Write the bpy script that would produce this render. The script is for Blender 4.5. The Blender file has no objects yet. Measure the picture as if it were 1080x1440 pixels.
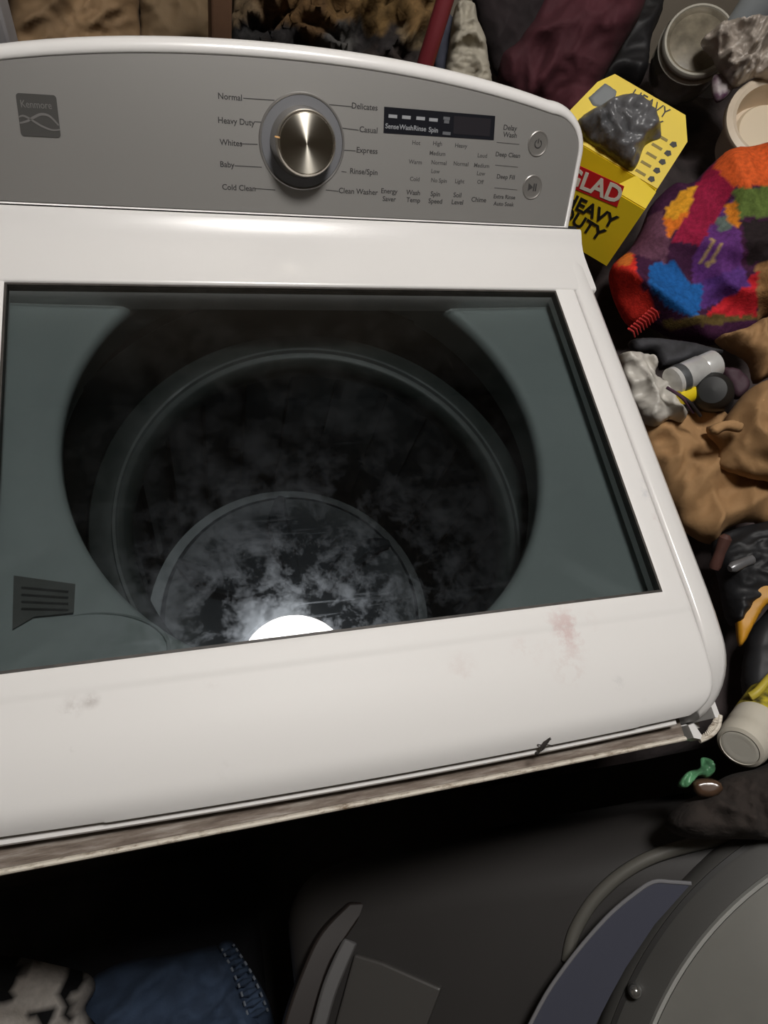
import bpy, bmesh, math, random
import numpy as np
from mathutils import Vector, Matrix, noise
from mathutils.geometry import delaunay_2d_cdt
random.seed(7)
S = bpy.context.scene
COL = S.collection

# ------------------------------------------------------------------ camera
FPX = 950.0                                   # focal length in pixels of the 1080x1440 frame
CAM = Vector((-0.1383, -0.1380, 1.5027))
_v1 = Vector((-437, -2222, FPX)).normalized()          # washer depth axis seen by the camera
_v2 = Vector((3405, -261, FPX)); _v2 = (_v2 - _v1 * _v2.dot(_v1)).normalized()
_d = _v1.cross(_v2)
if _d.z < 0: _d = -_d
ROT = Matrix((_v2, _v1, -_d))                          # camera (x right, y down, z forward) -> world
cam_d = bpy.data.cameras.new('camera'); cam_o = bpy.data.objects.new('camera', cam_d); COL.objects.link(cam_o)
cam_d.sensor_fit = 'VERTICAL'; cam_d.sensor_height = 24; cam_d.sensor_width = 18
cam_d.lens = 24 * FPX / 1440; cam_d.clip_start = 0.01
R3 = Matrix((ROT.col[0], -ROT.col[1], -ROT.col[2])).transposed()
cam_o.matrix_world = Matrix.Translation(CAM) @ R3.to_4x4()
S.camera = cam_o

# ------------------------------------------------------------------ world, exposure
w = bpy.data.worlds.new('world'); S.world = w; w.use_nodes = True
w.node_tree.nodes['Background'].inputs[0].default_value = (0.5, 0.55, 0.6, 1)
w.node_tree.nodes['Background'].inputs[1].default_value = 0.02
S.view_settings.view_transform = 'Standard'; S.view_settings.look = 'None'
S.view_settings.exposure = 0.0; S.view_settings.gamma = 1.0; S.view_settings.use_curve_mapping = False
LAMP_POS = (0.115, 0.262, 2.40); LAMP_R = 0.166; LAMP_L = 72.0

# ------------------------------------------------------------------ coordinate helpers
def ray(px, py): return ROT @ Vector((px - 540, py - 720, FPX))
def atz(px, py, z):
    r = ray(px, py); return CAM + r * ((z - CAM.z) / r.z)
def aty(px, py, Y):
    r = ray(px, py); return CAM + r * ((Y - CAM.y) / r.y)
def onplane(px, py, P0, n):
    r = ray(px, py); return CAM + r * ((P0 - CAM).dot(n) / r.dot(n))

# ------------------------------------------------------------------ materials
MATS = {}
def srgb(r, g, b):
    f = lambda c: (c/255/12.92) if c/255 <= .04045 else ((c/255+.055)/1.055)**2.4
    return (f(r), f(g), f(b), 1)
def mat(name, col=(.5,.5,.5,1), rough=.5, metal=0, var=0.0, scale=20, bump=0, bscale=60, coat=0, spec=.5, col2=None, detail=5, dist=.003):
    if name in MATS: return MATS[name]
    m = bpy.data.materials.new(name); m.use_nodes = True; nt = m.node_tree; p = nt.nodes['Principled BSDF']
    p.inputs['Roughness'].default_value = rough; p.inputs['Metallic'].default_value = metal
    p.inputs['Coat Weight'].default_value = coat; p.inputs['Coat Roughness'].default_value = .08
    p.inputs['Specular IOR Level'].default_value = spec
    tc = nt.nodes.new('ShaderNodeTexCoord')
    nz = nt.nodes.new('ShaderNodeTexNoise'); nz.inputs['Scale'].default_value = scale; nz.inputs['Detail'].default_value = detail
    nt.links.new(tc.outputs['Object'], nz.inputs['Vector'])
    rp = nt.nodes.new('ShaderNodeValToRGB'); nt.links.new(nz.outputs['Fac'], rp.inputs['Fac'])
    c2 = col2 or tuple(min(1, c*(1-var)) for c in col[:3]) + (1,)
    c1 = col if col2 else tuple(min(1, c*(1+var)) for c in col[:3]) + (1,)
    rp.color_ramp.elements[0].position = .35; rp.color_ramp.elements[1].position = .65
    rp.color_ramp.elements[0].color = c2; rp.color_ramp.elements[1].color = c1
    nt.links.new(rp.outputs['Color'], p.inputs['Base Color'])
    if bump:
        b = nt.nodes.new('ShaderNodeBump'); b.inputs['Strength'].default_value = bump; b.inputs['Distance'].default_value = dist
        n2 = nt.nodes.new('ShaderNodeTexNoise'); n2.inputs['Scale'].default_value = bscale; n2.inputs['Detail'].default_value = 6
        nt.links.new(tc.outputs['Object'], n2.inputs['Vector'])
        nt.links.new(n2.outputs['Fac'], b.inputs['Height']); nt.links.new(b.outputs['Normal'], p.inputs['Normal'])
    MATS[name] = m; return m

def vcol_mat(name, rough=.8, bump=.4, bscale=300, var=.25, sheen=.0):
    """colour comes from the 'dye' attribute (the cloth's own dyed patches), with woven relief"""
    m = bpy.data.materials.new(name); m.use_nodes = True; nt = m.node_tree; p = nt.nodes['Principled BSDF']
    p.inputs['Roughness'].default_value = rough; p.inputs['Specular IOR Level'].default_value = .2
    a = nt.nodes.new('ShaderNodeAttribute'); a.attribute_name = 'dye'
    tc = nt.nodes.new('ShaderNodeTexCoord'); nz = nt.nodes.new('ShaderNodeTexNoise'); nz.inputs['Scale'].default_value = bscale*.4
    nt.links.new(tc.outputs['Object'], nz.inputs['Vector'])
    mr = nt.nodes.new('ShaderNodeMapRange'); mr.inputs['From Min'].default_value=.3; mr.inputs['From Max'].default_value=.7
    mr.inputs['To Min'].default_value = 1-var; mr.inputs['To Max'].default_value = 1+var
    nt.links.new(nz.outputs['Fac'], mr.inputs['Value'])
    vm = nt.nodes.new('ShaderNodeVectorMath'); vm.operation='SCALE'
    nt.links.new(a.outputs['Color'], vm.inputs[0]); nt.links.new(mr.outputs[0], vm.inputs['Scale'])
    nt.links.new(vm.outputs[0], p.inputs['Base Color'])
    b = nt.nodes.new('ShaderNodeBump'); b.inputs['Strength'].default_value = bump; b.inputs['Distance'].default_value=.002
    n2 = nt.nodes.new('ShaderNodeTexNoise'); n2.inputs['Scale'].default_value = bscale
    nt.links.new(tc.outputs['Object'], n2.inputs['Vector']); nt.links.new(n2.outputs['Fac'], b.inputs['Height'])
    nt.links.new(b.outputs['Normal'], p.inputs['Normal'])
    return m

# ------------------------------------------------------------------ object helpers
def tag(o, label, cat, group=None, kind=None):
    if label: o['label'] = label
    if cat: o['category'] = cat
    if group: o['group'] = group
    if kind: o['kind'] = kind
    return o
def empty(name, loc, label=None, cat=None, group=None):
    o = bpy.data.objects.new(name, None); COL.objects.link(o); o.location = loc; o.empty_display_size = .05
    return tag(o, label, cat, group)
def wloc(p):
    m = Matrix.Identity(4)
    while p: m = Matrix.Translation(p.location) @ p.rotation_euler.to_matrix().to_4x4() @ m if p.type == 'EMPTY' else m; p = p.parent
    return m
def link(name, me, m=None, parent=None, M=None, smooth=True, bevel=0, seg=2, sub=0, angle=40):
    o = bpy.data.objects.new(name, me); COL.objects.link(o)
    if m and not me.materials: me.materials.append(m)
    if M is not None: o.matrix_basis = M
    if parent:
        o.parent = parent
        root = parent
        while root.parent: root = root.parent
        # world matrix of the immediate parent
        pm = Matrix.Identity(4); chain = []
        q = parent
        while q: chain.append(q); q = q.parent
        for q in reversed(chain): pm = pm @ (q.matrix_parent_inverse if q.parent else Matrix.Identity(4)) @ q.matrix_basis
        o.matrix_parent_inverse = pm.inverted()
    if smooth:
        for p in me.polygons: p.use_smooth = True
        try: me.set_sharp_from_angle(angle=math.radians(angle))
        except Exception: pass
    if bevel:
        b = o.modifiers.new('bevel', 'BEVEL'); b.width = bevel; b.segments = seg; b.limit_method = 'ANGLE'; b.angle_limit = math.radians(30); b.harden_normals = False
    if sub:
        s = o.modifiers.new('sub', 'SUBSURF'); s.levels = sub; s.render_levels = sub
    return o
def mesh(name, verts, faces):
    me = bpy.data.meshes.new(name); me.from_pydata([tuple(v) for v in verts], [], faces); me.validate(); me.update()
    bm = bmesh.new(); bm.from_mesh(me); bmesh.ops.recalc_face_normals(bm, faces=bm.faces); bm.to_mesh(me); bm.free()
    return me
def loft(rings, closed=True, cap=True):
    v = []; f = []; n = len(rings[0])
    for r in rings: v += [tuple(p) for p in r]
    for i in range(len(rings)-1):
        for j in range(n if closed else n-1):
            k = (j+1) % n
            f.append((i*n+j, i*n+k, (i+1)*n+k, (i+1)*n+j))
    if cap:
        f.append(tuple(range(n-1, -1, -1))); f.append(tuple((len(rings)-1)*n+j for j in range(n)))
    return v, f
def box_vf(a, b):
    x0,y0,z0 = a; x1,y1,z1 = b
    v = [(x0,y0,z0),(x1,y0,z0),(x1,y1,z0),(x0,y1,z0),(x0,y0,z1),(x1,y0,z1),(x1,y1,z1),(x0,y1,z1)]
    return v, [(3,2,1,0),(4,5,6,7),(0,1,5,4),(1,2,6,5),(2,3,7,6),(3,0,4,7)]
def join(*vfs):
    V = []; F = []
    for v, f in vfs:
        n = len(V); V += list(v); F += [tuple(i+n for i in q) for q in f]
    return V, F
def prism_vf(poly, z0, z1):
    n = len(poly); v = [(p[0],p[1],z0) for p in poly] + [(p[0],p[1],z1) for p in poly]
    f = [tuple(range(n-1,-1,-1)), tuple(range(n,2*n))] + [(i,(i+1)%n,(i+1)%n+n,i+n) for i in range(n)]
    return v, f
def lathe_vf(prof, seg=64, cap=True):
    rings = []
    for r, z in prof: rings.append([(r*math.cos(2*math.pi*k/seg), r*math.sin(2*math.pi*k/seg), z) for k in range(seg)])
    return loft(rings, True, cap)
def ring_vf(prof, seg=96):
    """closed profile revolved (a torus-like ring)"""
    rings = []
    for k in range(seg):
        a = 2*math.pi*k/seg
        rings.append([(r*math.cos(a), r*math.sin(a), z) for r, z in prof])
    rings.append(rings[0])
    v, f = loft(rings, True, False)
    n = len(prof); N = n*seg
    return v[:N], [tuple(i % N for i in q) for q in f]
def tube_vf(pts, r, seg=8, cap=True):
    pts = [Vector(p) for p in pts]; rings = []
    up = Vector((.13,.2,1)).normalized()
    for i, p in enumerate(pts):
        t = (pts[min(i+1,len(pts)-1)] - pts[max(i-1,0)]).normalized()
        a = t.cross(up).normalized(); b = a.cross(t)
        rr = r[i] if isinstance(r, (list,tuple)) else r
        rings.append([p + (a*math.cos(2*math.pi*k/seg) + b*math.sin(2*math.pi*k/seg))*rr for k in range(seg)])
    return loft(rings, True, cap)
def smooth_poly(pts, n=4):
    """closed Catmull-Rom through 2D points"""
    out = []; N = len(pts)
    for i in range(N):
        p0,p1,p2,p3 = [Vector(pts[(i+k-1) % N]) for k in range(4)]
        for k in range(n):
            t = k/n
            out.append(.5*((2*p1)+(p2-p0)*t+(2*p0-5*p1+4*p2-p3)*t*t+(3*p1-p0-3*p2+p3)*t**3))
    return out
def smooth_line(pts, n=6):
    out = []; N = len(pts)
    for i in range(N-1):
        p0,p1,p2,p3 = [Vector(pts[min(max(i+k-1,0),N-1)]) for k in range(4)]
        for k in range(n):
            t = k/n
            out.append(.5*((2*p1)+(p2-p0)*t+(2*p0-5*p1+4*p2-p3)*t*t+(3*p1-p0-3*p2+p3)*t**3))
    out.append(Vector(pts[-1])); return out
def text(s, size, M, m, parent, name='lettering', align='CENTER', depth=0.00015, sx=1.0, bold=0.0):
    cu = bpy.data.curves.new('txt', 'FONT'); cu.body = s; cu.size = size; cu.align_x = align; cu.align_y = 'CENTER'; cu.extrude = depth; cu.resolution_u = 3; cu.offset = bold*size
    o = bpy.data.objects.new('txt', cu); COL.objects.link(o)
    me = bpy.data.meshes.new_from_object(o.evaluated_get(bpy.context.evaluated_depsgraph_get()))
    bpy.data.objects.remove(o); bpy.data.curves.remove(cu); me.materials.clear()
    if sx != 1.0:
        for v in me.vertices: v.co.x *= sx
    return link(name, me, m, parent, M, smooth=False)

def folds(p, sc, sd, ang):
    """cloth-like creases: sharp ridges that run mostly one way, warped, over softer lumps"""
    c_, s_ = math.cos(ang), math.sin(ang)
    a = Vector((p.x*c_+p.y*s_, (-p.x*s_+p.y*c_), 0))*sc + sd
    wv = Vector((noise.noise(a*.6), noise.noise(a*.6+Vector((31.7,4.1,9.3))), 0))*.7
    q = Vector((a.x*.55, a.y*1.5, a.z)) + wv
    r1 = 1-abs(noise.noise(q))*2.6
    q2 = Vector((a.x*1.7, a.y*2.1, a.z+3)) + wv*1.5
    r2 = 1-abs(noise.noise(q2))*2.6
    r3 = 1-abs(noise.noise(q2*2.3+sd))*2.6
    return .55*r1 + .32*r2 + .13*r3 + .35*noise.noise(a*.5)
def blob(name, outline, z, thick, m, parent=None, face=.55, edge=.5, fold=.3, fscale=14, seed=0, step=None, dye=None, sm=4, back=.6, fang=.6, dz=None, dyenoise=.010):
    """lumpy soft body: outline given as seen in the photo, unprojected to a plane at height z that
    leans between horizontal and facing the viewer; real thickness on both sides, with folds."""
    pts = smooth_poly(outline, sm) if sm > 1 else [Vector(p) for p in outline]
    c = sum((Vector(p) for p in outline), Vector((0,0)))/len(outline)
    P0 = atz(c.x, c.y, z); toc = (CAM-P0).normalized(); n = (Vector((0,0,1))*(1-face) + toc*face).normalized()
    U = Vector((1,0,0)); U = (U - n*U.dot(n)).normalized(); V = n.cross(U)
    uv = []
    for p in pts:
        q = onplane(p.x, p.y, P0, n) - P0; uv.append(Vector((q.dot(U), q.dot(V))))
    xs = [p.x for p in uv]; ys = [p.y for p in uv]
    ext = max(max(xs)-min(xs), max(ys)-min(ys)); st = step or max(ext/48, .0028)
    A = np.array([(p.x,p.y) for p in uv]); B = np.roll(A, -1, axis=0); AB = B-A; L2 = (AB**2).sum(1)+1e-12
    def inside(x, y):
        r = False
        for i in range(len(A)):
            x1,y1 = A[i]; x2,y2 = B[i]
            if (y1 > y) != (y2 > y) and x < (x2-x1)*(y-y1)/(y2-y1)+x1: r = not r
        return r
    def dist(x, y):
        p = np.array((x,y)); t = np.clip(((p-A)*AB).sum(1)/L2, 0, 1)
        return float(np.sqrt((((A+AB*t[:,None])-p)**2).sum(1).min()))
    P = [Vector(p) for p in uv]; nb = len(P)
    rr = random.Random(seed+1)
    y = min(ys); row = 0
    while y < max(ys):
        x = min(xs) + (row % 2)*st/2
        while x < max(xs):
            px, py = x+rr.uniform(-.15,.15)*st, y+rr.uniform(-.15,.15)*st
            if inside(px,py) and dist(px,py) > st*.35: P.append(Vector((px,py)))
            x += st
        y += st*.87; row += 1
    vo, eo, fo, _, _, _ = delaunay_2d_cdt(P, [(i,(i+1) % nb) for i in range(nb)], [list(range(nb))], 1, 1e-6)
    dd = [dist(p.x,p.y) for p in vo]; wd = max(max(dd)*edge, 1e-4)
    top = []; bot = []; sd = Vector((seed*3.7, seed*1.3, seed*.7))
    for p, d in zip(vo, dd):
        k = min(d/wd, 1.0); h = math.sqrt(max(0, 1-(1-k)**2))
        W = P0 + U*p.x + V*p.y
        nz = folds(p, fscale, sd, fang)
        off = thick*h*(1+fold*1.5*nz)
        bx = n*off
        top.append(W+bx + (Vector((0,0,dz(W))) if dz else Vector()))
        bot.append(W - n*thick*back*h)
    N = len(top); bmap = {}; verts = list(top)
    onb = [d < 1e-6 for d in dd]
    idx = []
    for i in range(N):
        if onb[i]: idx.append(i)
        else: idx.append(len(verts)); verts.append(bot[i])
    faces = [tuple(q) for q in fo] + [tuple(idx[i] for i in reversed(q)) for q in fo]
    me = bpy.data.meshes.new(name); me.from_pydata([tuple(v) for v in verts], [], faces); me.update()
    bm = bmesh.new(); bm.from_mesh(me); bmesh.ops.recalc_face_normals(bm, faces=bm.faces); bm.to_mesh(me); bm.free()
    if dye:
        at = me.color_attributes.new('dye', 'FLOAT_COLOR', 'POINT')
        invR = ROT.transposed()
        for i, v in enumerate(me.vertices):
            q = invR @ (v.co - CAM); px = 540+FPX*q.x/q.z; py = 720+FPX*q.y/q.z
            w_ = Vector((px, py))
            w_ += Vector((noise.noise(Vector((px*.03,py*.03,1))), noise.noise(Vector((px*.03,py*.03,5)))))*dyenoise*1000
            if callable(dye):
                at.data[i].color = srgb(*dye(px, py)); continue
            best = min(dye, key=lambda s: (s[0]-w_.x)**2+(s[1]-w_.y)**2)
            at.data[i].color = srgb(*best[2])
    o = link(name, me, m, parent, smooth=True, angle=180)
    return o

# ================================================================== ROOM
conc = mat('dark_floor', srgb(52,50,50), .85, var=.35, scale=6, bump=.3)
wallm = mat('dim_plaster', srgb(150,140,126), .9, var=.12, scale=4)
ceilm = mat('ceiling_paint', srgb(196,190,182), .95, var=.05, scale=5)
def slab(name, a, b, m):
    v, f = box_vf(a, b); return tag(link(name, mesh(name, v, f), m, smooth=False), None, None, kind='structure')
X0, X1, Y0, Y1, H = -1.7, 2.0, -2.2, 1.25, 2.46
slab('floor', (X0-.1,Y0-.1,-.1), (X1+.1,Y1+.1,0), conc)
slab('ceiling', (X0-.1,Y0-.1,H), (X1+.1,Y1+.1,H+.1), ceilm)
slab('wall_back', (X0,Y1,0), (X1,Y1+.1,H), wallm)
slab('wall_front', (X0,Y0-.1,0), (X1,Y0,H), wallm)
slab('wall_left', (X0-.1,Y0,0), (X0,Y1,H), wallm)
slab('wall_right', (X1,Y0,0), (X1+.1,Y1,H), wallm)

# ceiling lamp: round flush fitting whose mirror image shows in the lid glass
lamp = empty('ceiling_light', LAMP_POS, 'round white flush ceiling light mirrored in the washer lid glass', 'ceiling light')
em = bpy.data.materials.new('lamp_diffuser'); em.use_nodes = True; nt = em.node_tree; nt.nodes.clear()
e = nt.nodes.new('ShaderNodeEmission'); e.inputs[0].default_value = (1, .965, .925, 1); e.inputs[1].default_value = LAMP_L
oo = nt.nodes.new('ShaderNodeOutputMaterial'); nt.links.new(e.outputs[0], oo.inputs[0])
T = Matrix.Translation(LAMP_POS)
v, f = lathe_vf([(LAMP_R,.02),(LAMP_R,0),(LAMP_R*.9,-.008),(LAMP_R*.5,-.014),(.001,-.016)], 64)
link('diffuser', mesh('diffuser', v, f), em, lamp, T)
v, f = ring_vf([(LAMP_R+.001,-.002),(LAMP_R+.014,0),(LAMP_R+.018,.059),(LAMP_R+.001,.059)], 64)
link('lamp_rim', mesh('lamp_rim', v, f), mat('white_enamel', srgb(225,222,216), .35), lamp, T)

# ================================================================== WASHING MACHINE
# white plastic / enamel, with its own stains
def white_stained():
    m = bpy.data.materials.new('white_lid_enamel'); m.use_nodes = True; nt = m.node_tree; p = nt.nodes['Principled BSDF']
    p.inputs['Roughness'].default_value = .5; p.inputs['Specular IOR Level'].default_value = .3
    tc = nt.nodes.new('ShaderNodeTexCoord'); col = None
    base = nt.nodes.new('ShaderNodeRGB'); base.outputs[0].default_value = srgb(226,224,222); col = base.outputs[0]
    nz = nt.nodes.new('ShaderNodeTexNoise'); nz.inputs['Scale'].default_value = 45; nz.inputs['Detail'].default_value = 6; nz.inputs['Roughness'].default_value = .65
    nt.links.new(tc.outputs['Object'], nz.inputs['Vector'])
    for (px, py, r, c, amt) in [(800,885,.036,(196,160,158),.55),(800,940,.022,(200,176,172),.4),(740,915,.02,(205,182,178),.3),(925,735,.014,(190,160,160),.5),
                           (905,690,.017,(170,172,180),.45),(545,1075,.012,(200,190,165),.35),(870,960,.009,(150,150,152),.35),(972,955,.004,(120,120,122),.6),(912,985,.007,(120,118,118),.5),
                           (128,985,.009,(150,140,135),.5),(100,995,.012,(165,155,150),.4),(104,1052,.004,(130,125,120),.6),(300,955,.01,(190,180,175),.4),(320,1085,.012,(175,170,165),.3),(650,940,.02,(205,190,186),.3)]:
        P = atz(px, py, .938)
        sep = nt.nodes.new('ShaderNodeVectorMath'); sep.operation = 'DISTANCE'; sep.inputs[1].default_value = P
        nt.links.new(tc.outputs['Object'], sep.inputs[0])
        mr = nt.nodes.new('ShaderNodeMapRange'); mr.inputs['From Min'].default_value = r; mr.inputs['From Max'].default_value = r*.15; mr.interpolation_type = 'SMOOTHSTEP'
        nt.links.new(sep.outputs['Value'], mr.inputs['Value'])
        m2 = nt.nodes.new('ShaderNodeMapRange'); m2.inputs['From Min'].default_value = .47; m2.inputs['From Max'].default_value = .62; m2.inputs['To Max'].default_value = amt
        nt.links.new(nz.outputs['Fac'], m2.inputs['Value'])
        mu = nt.nodes.new('ShaderNodeMath'); mu.operation = 'MULTIPLY'; nt.links.new(mr.outputs[0], mu.inputs[0]); nt.links.new(m2.outputs[0], mu.inputs[1])
        mx = nt.nodes.new('ShaderNodeMix'); mx.data_type = 'RGBA'; nt.links.new(mu.outputs[0], mx.inputs['Factor']); nt.links.new(col, mx.inputs['A']); mx.inputs['B'].default_value = srgb(*c)
        col = mx.outputs['Result']
    nt.links.new(col, p.inputs['Base Color'])
    return m
WH = white_stained()
WHB = mat('white_enamel_body', srgb(224,222,220), .28, var=.02, scale=3, coat=.3)
BLK = mat('black_gap', srgb(14,14,15), .6)
wm = empty('washing_machine', (0, .18, 0), 'white top-loading washing machine with tinted glass lid and silver control panel', 'washing machine')

# cabinet
v, f = prism_vf([(-.343,-.112),(.343,-.112),(.343,.55),(-.343,.55)], .015, .86)
# open-topped shell: four walls
cab = join(box_vf((-.345,-.128,.015),(.345,-.122,.865)), box_vf((-.345,.555,.015),(.345,.561,.90)), box_vf((-.345,-.122,.015),(-.339,.555,.90)), box_vf((.339,-.122,.015),(.345,.555,.90)), box_vf((-.339,-.122,.015),(.339,.555,.03)))
link('cabinet', mesh('cabinet', *cab), WHB, wm, smooth=False)
for sx in (-1,1):
    for yy in (-.08,.5):
        v, f = lathe_vf([(.022,0),(.024,.004),(.02,.012),(.01,.016)], 20)
        link('foot', mesh('foot', v, f), BLK, wm, Matrix.Translation((sx*.3, yy, 0)))

# side rims of the top deck: swept rounded bars with the front corner rolled over
def rim_vf(s):
    path = []
    ys = np.linspace(.50, -.05, 24)
    for y_ in ys: path.append((.3425, y_, .94, 0.0))
    cx, cy, R = .3125, -.05, .03
    for a in np.linspace(6, 68, 9):
        ar = math.radians(a); path.append((cx+R*math.cos(ar), cy-(.062)*math.sin(ar), .94-.030*(a/68)**2, ar))
    rings = []
    W2 = .0145; Hh = .075
    prof = [(-W2,-Hh),(-W2,-.004),(-W2+.0012,-.0012),(-W2+.004,0),(-W2*.3,.0006),(W2*.4,.0002),(W2-.006,-.0016),(W2-.002,-.005),(W2,-.011),(W2,-Hh)]
    for (x_, y_, z_, ar) in path:
        drop = max(0, -.0-y_)
        zz = z_ - 1.2*max(0, .02-y_-.02)**2
        wsc = 1.0
        rings.append([Vector((s*(x_+px*wsc*math.cos(ar)), y_-px*wsc*math.sin(ar), zz+pz)) for px, pz in prof])
    return loft(rings, True, True)
rims = join(rim_vf(1), rim_vf(-1))
# rear strip rising in a soft fillet to the console
xs = np.linspace(-.3565, .3565, 3)
prof = [(.3845,.90),(.3845,.9375),(.3855,.9392),(.388,.94),(.40,.9402),(.42,.9402),(.436,.9406),(.446,.9418),(.455,.9445),(.462,.948),(.467,.9505),(.4700,.9515),(.4725,.951),(.4735,.947),(.4735,.90)]
rear = loft([[(x_, a, b) for a, b in prof] for x_ in xs], True, True)
link('top_deck', mesh('top_deck', *join(rims, rear)), WHB, wm, angle=50)
# black strips below the grooves stand in for the seam shadow
for s_ in (-1,1):
    link('seam_shadow_strip', mesh('seam_shadow_strip', *box_vf((s_*.3285-.0015,-.08,.915),(s_*.3285+.0015,.384,.92))), BLK, wm, smooth=False)

# ---- lid: frame as a height field with a window for the glass
GX, GY0, GY1 = .300, 0.0, .381
lidx = sorted(set([-.3265,-.3255,-.324,-.321,-.312,-.3035,-.3012,-GX, .3265,.3255,.324,.321,.312,.3035,.3012,GX] + list(np.linspace(-.28,.28,29))))
lidy = sorted(set([GY1+.003, GY1+.0022, GY1, GY0, -.0012, -.004] + list(np.linspace(.02,.36,18)) + [-.010,-.016,-.019,-.021,-.024] + list(np.linspace(-.03,-.112,24)) ))
YF = -.112
def lid_xy(x_, y_):
    r = .034
    lim = .3265
    if y_ < YF+r:
        q = (YF+r-y_)/r; lim = .3265-r+r*math.sqrt(max(0,1-q*q*.96))
    return (x_*lim/.3265 if abs(x_) > .24 and y_ < YF+r else x_), y_ - .008*(1-((x_-.06)/.39)**2)*max(0,min(1,(-y_)/.112))
def lid_z(x_, y_):
    z_ = .9400
    if y_ < -.020: z_ -= .0006 + .018*(-.020-y_)
    if y_ < -.045: z_ -= 2.6*(-.045-y_)**2
    if y_ < -.095: z_ -= 20*(-.095-y_)**2
    for (dd) in (.3265-abs(x_),):
        if dd < .004: z_ -= .0022*(1-dd/.004)**2
    if abs(x_) < GX+.0036 and GY0-.0042 < y_:
        g = max(abs(x_)-GX, GY0-y_)
        if 0 <= g < .0036: z_ -= .0010*(1-g/.0036)**2
    return z_
V = []; F = []; idx = {}
nx, ny = len(lidx), len(lidy)
for j, y_ in enumerate(lidy):
    for i, x_ in enumerate(lidx):
        X_, Y_ = lid_xy(x_, y_); idx[i,j] = len(V); V.append((X_, Y_, lid_z(x_, y_)))
cells = set()
for j in range(ny-1):
    for i in range(nx-1):
        mx_, my_ = (lidx[i]+lidx[i+1])/2, (lidy[j]+lidy[j+1])/2
        if abs(mx_) < GX and GY0 < my_ < GY1: continue
        if abs(mx_) < GX and my_ > GY1: continue
        cells.add((i,j)); F.append((idx[i,j], idx[i+1,j], idx[i+1,j+1], idx[i,j+1]))
# skirts on every open border
from collections import Counter
cnt = Counter()
for q in F:
    for a, b in zip(q, q[1:]+q[:1]): cnt[(min(a,b),max(a,b))] += 1
low = {}
def lowv(a):
    if a not in low:
        x_, y_, z_ = V[a]; low[a] = len(V)
        zb = .918 if y_ > -.09 else z_-.012
        V.append((x_, y_, zb))
    return low[a]
for q in list(F):
    for a, b in zip(q, q[1:]+q[:1]):
        if cnt[(min(a,b),max(a,b))] == 1: F.append((b, a, lowv(a), lowv(b)))
lid = link('lid', mesh('lid', V, F), WH, wm, angle=35)
# thin front trim strip under the lid edge
pts_t = [(x_, YF-.008*(1-((x_-.06)/.39)**2)-.0005, .9125) for x_ in np.linspace(-.30,.285,30)]
rings = [[Vector((x_, y_+a, z_+b)) for a, b in [(.004,-.005),(-.0035,-.005),(-.0045,-.002),(-.0035,.0005),(.004,.001)]] for x_, y_, z_ in pts_t]
link('lid_trim', mesh('lid_trim', *loft(rings)), WHB, lid)

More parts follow.
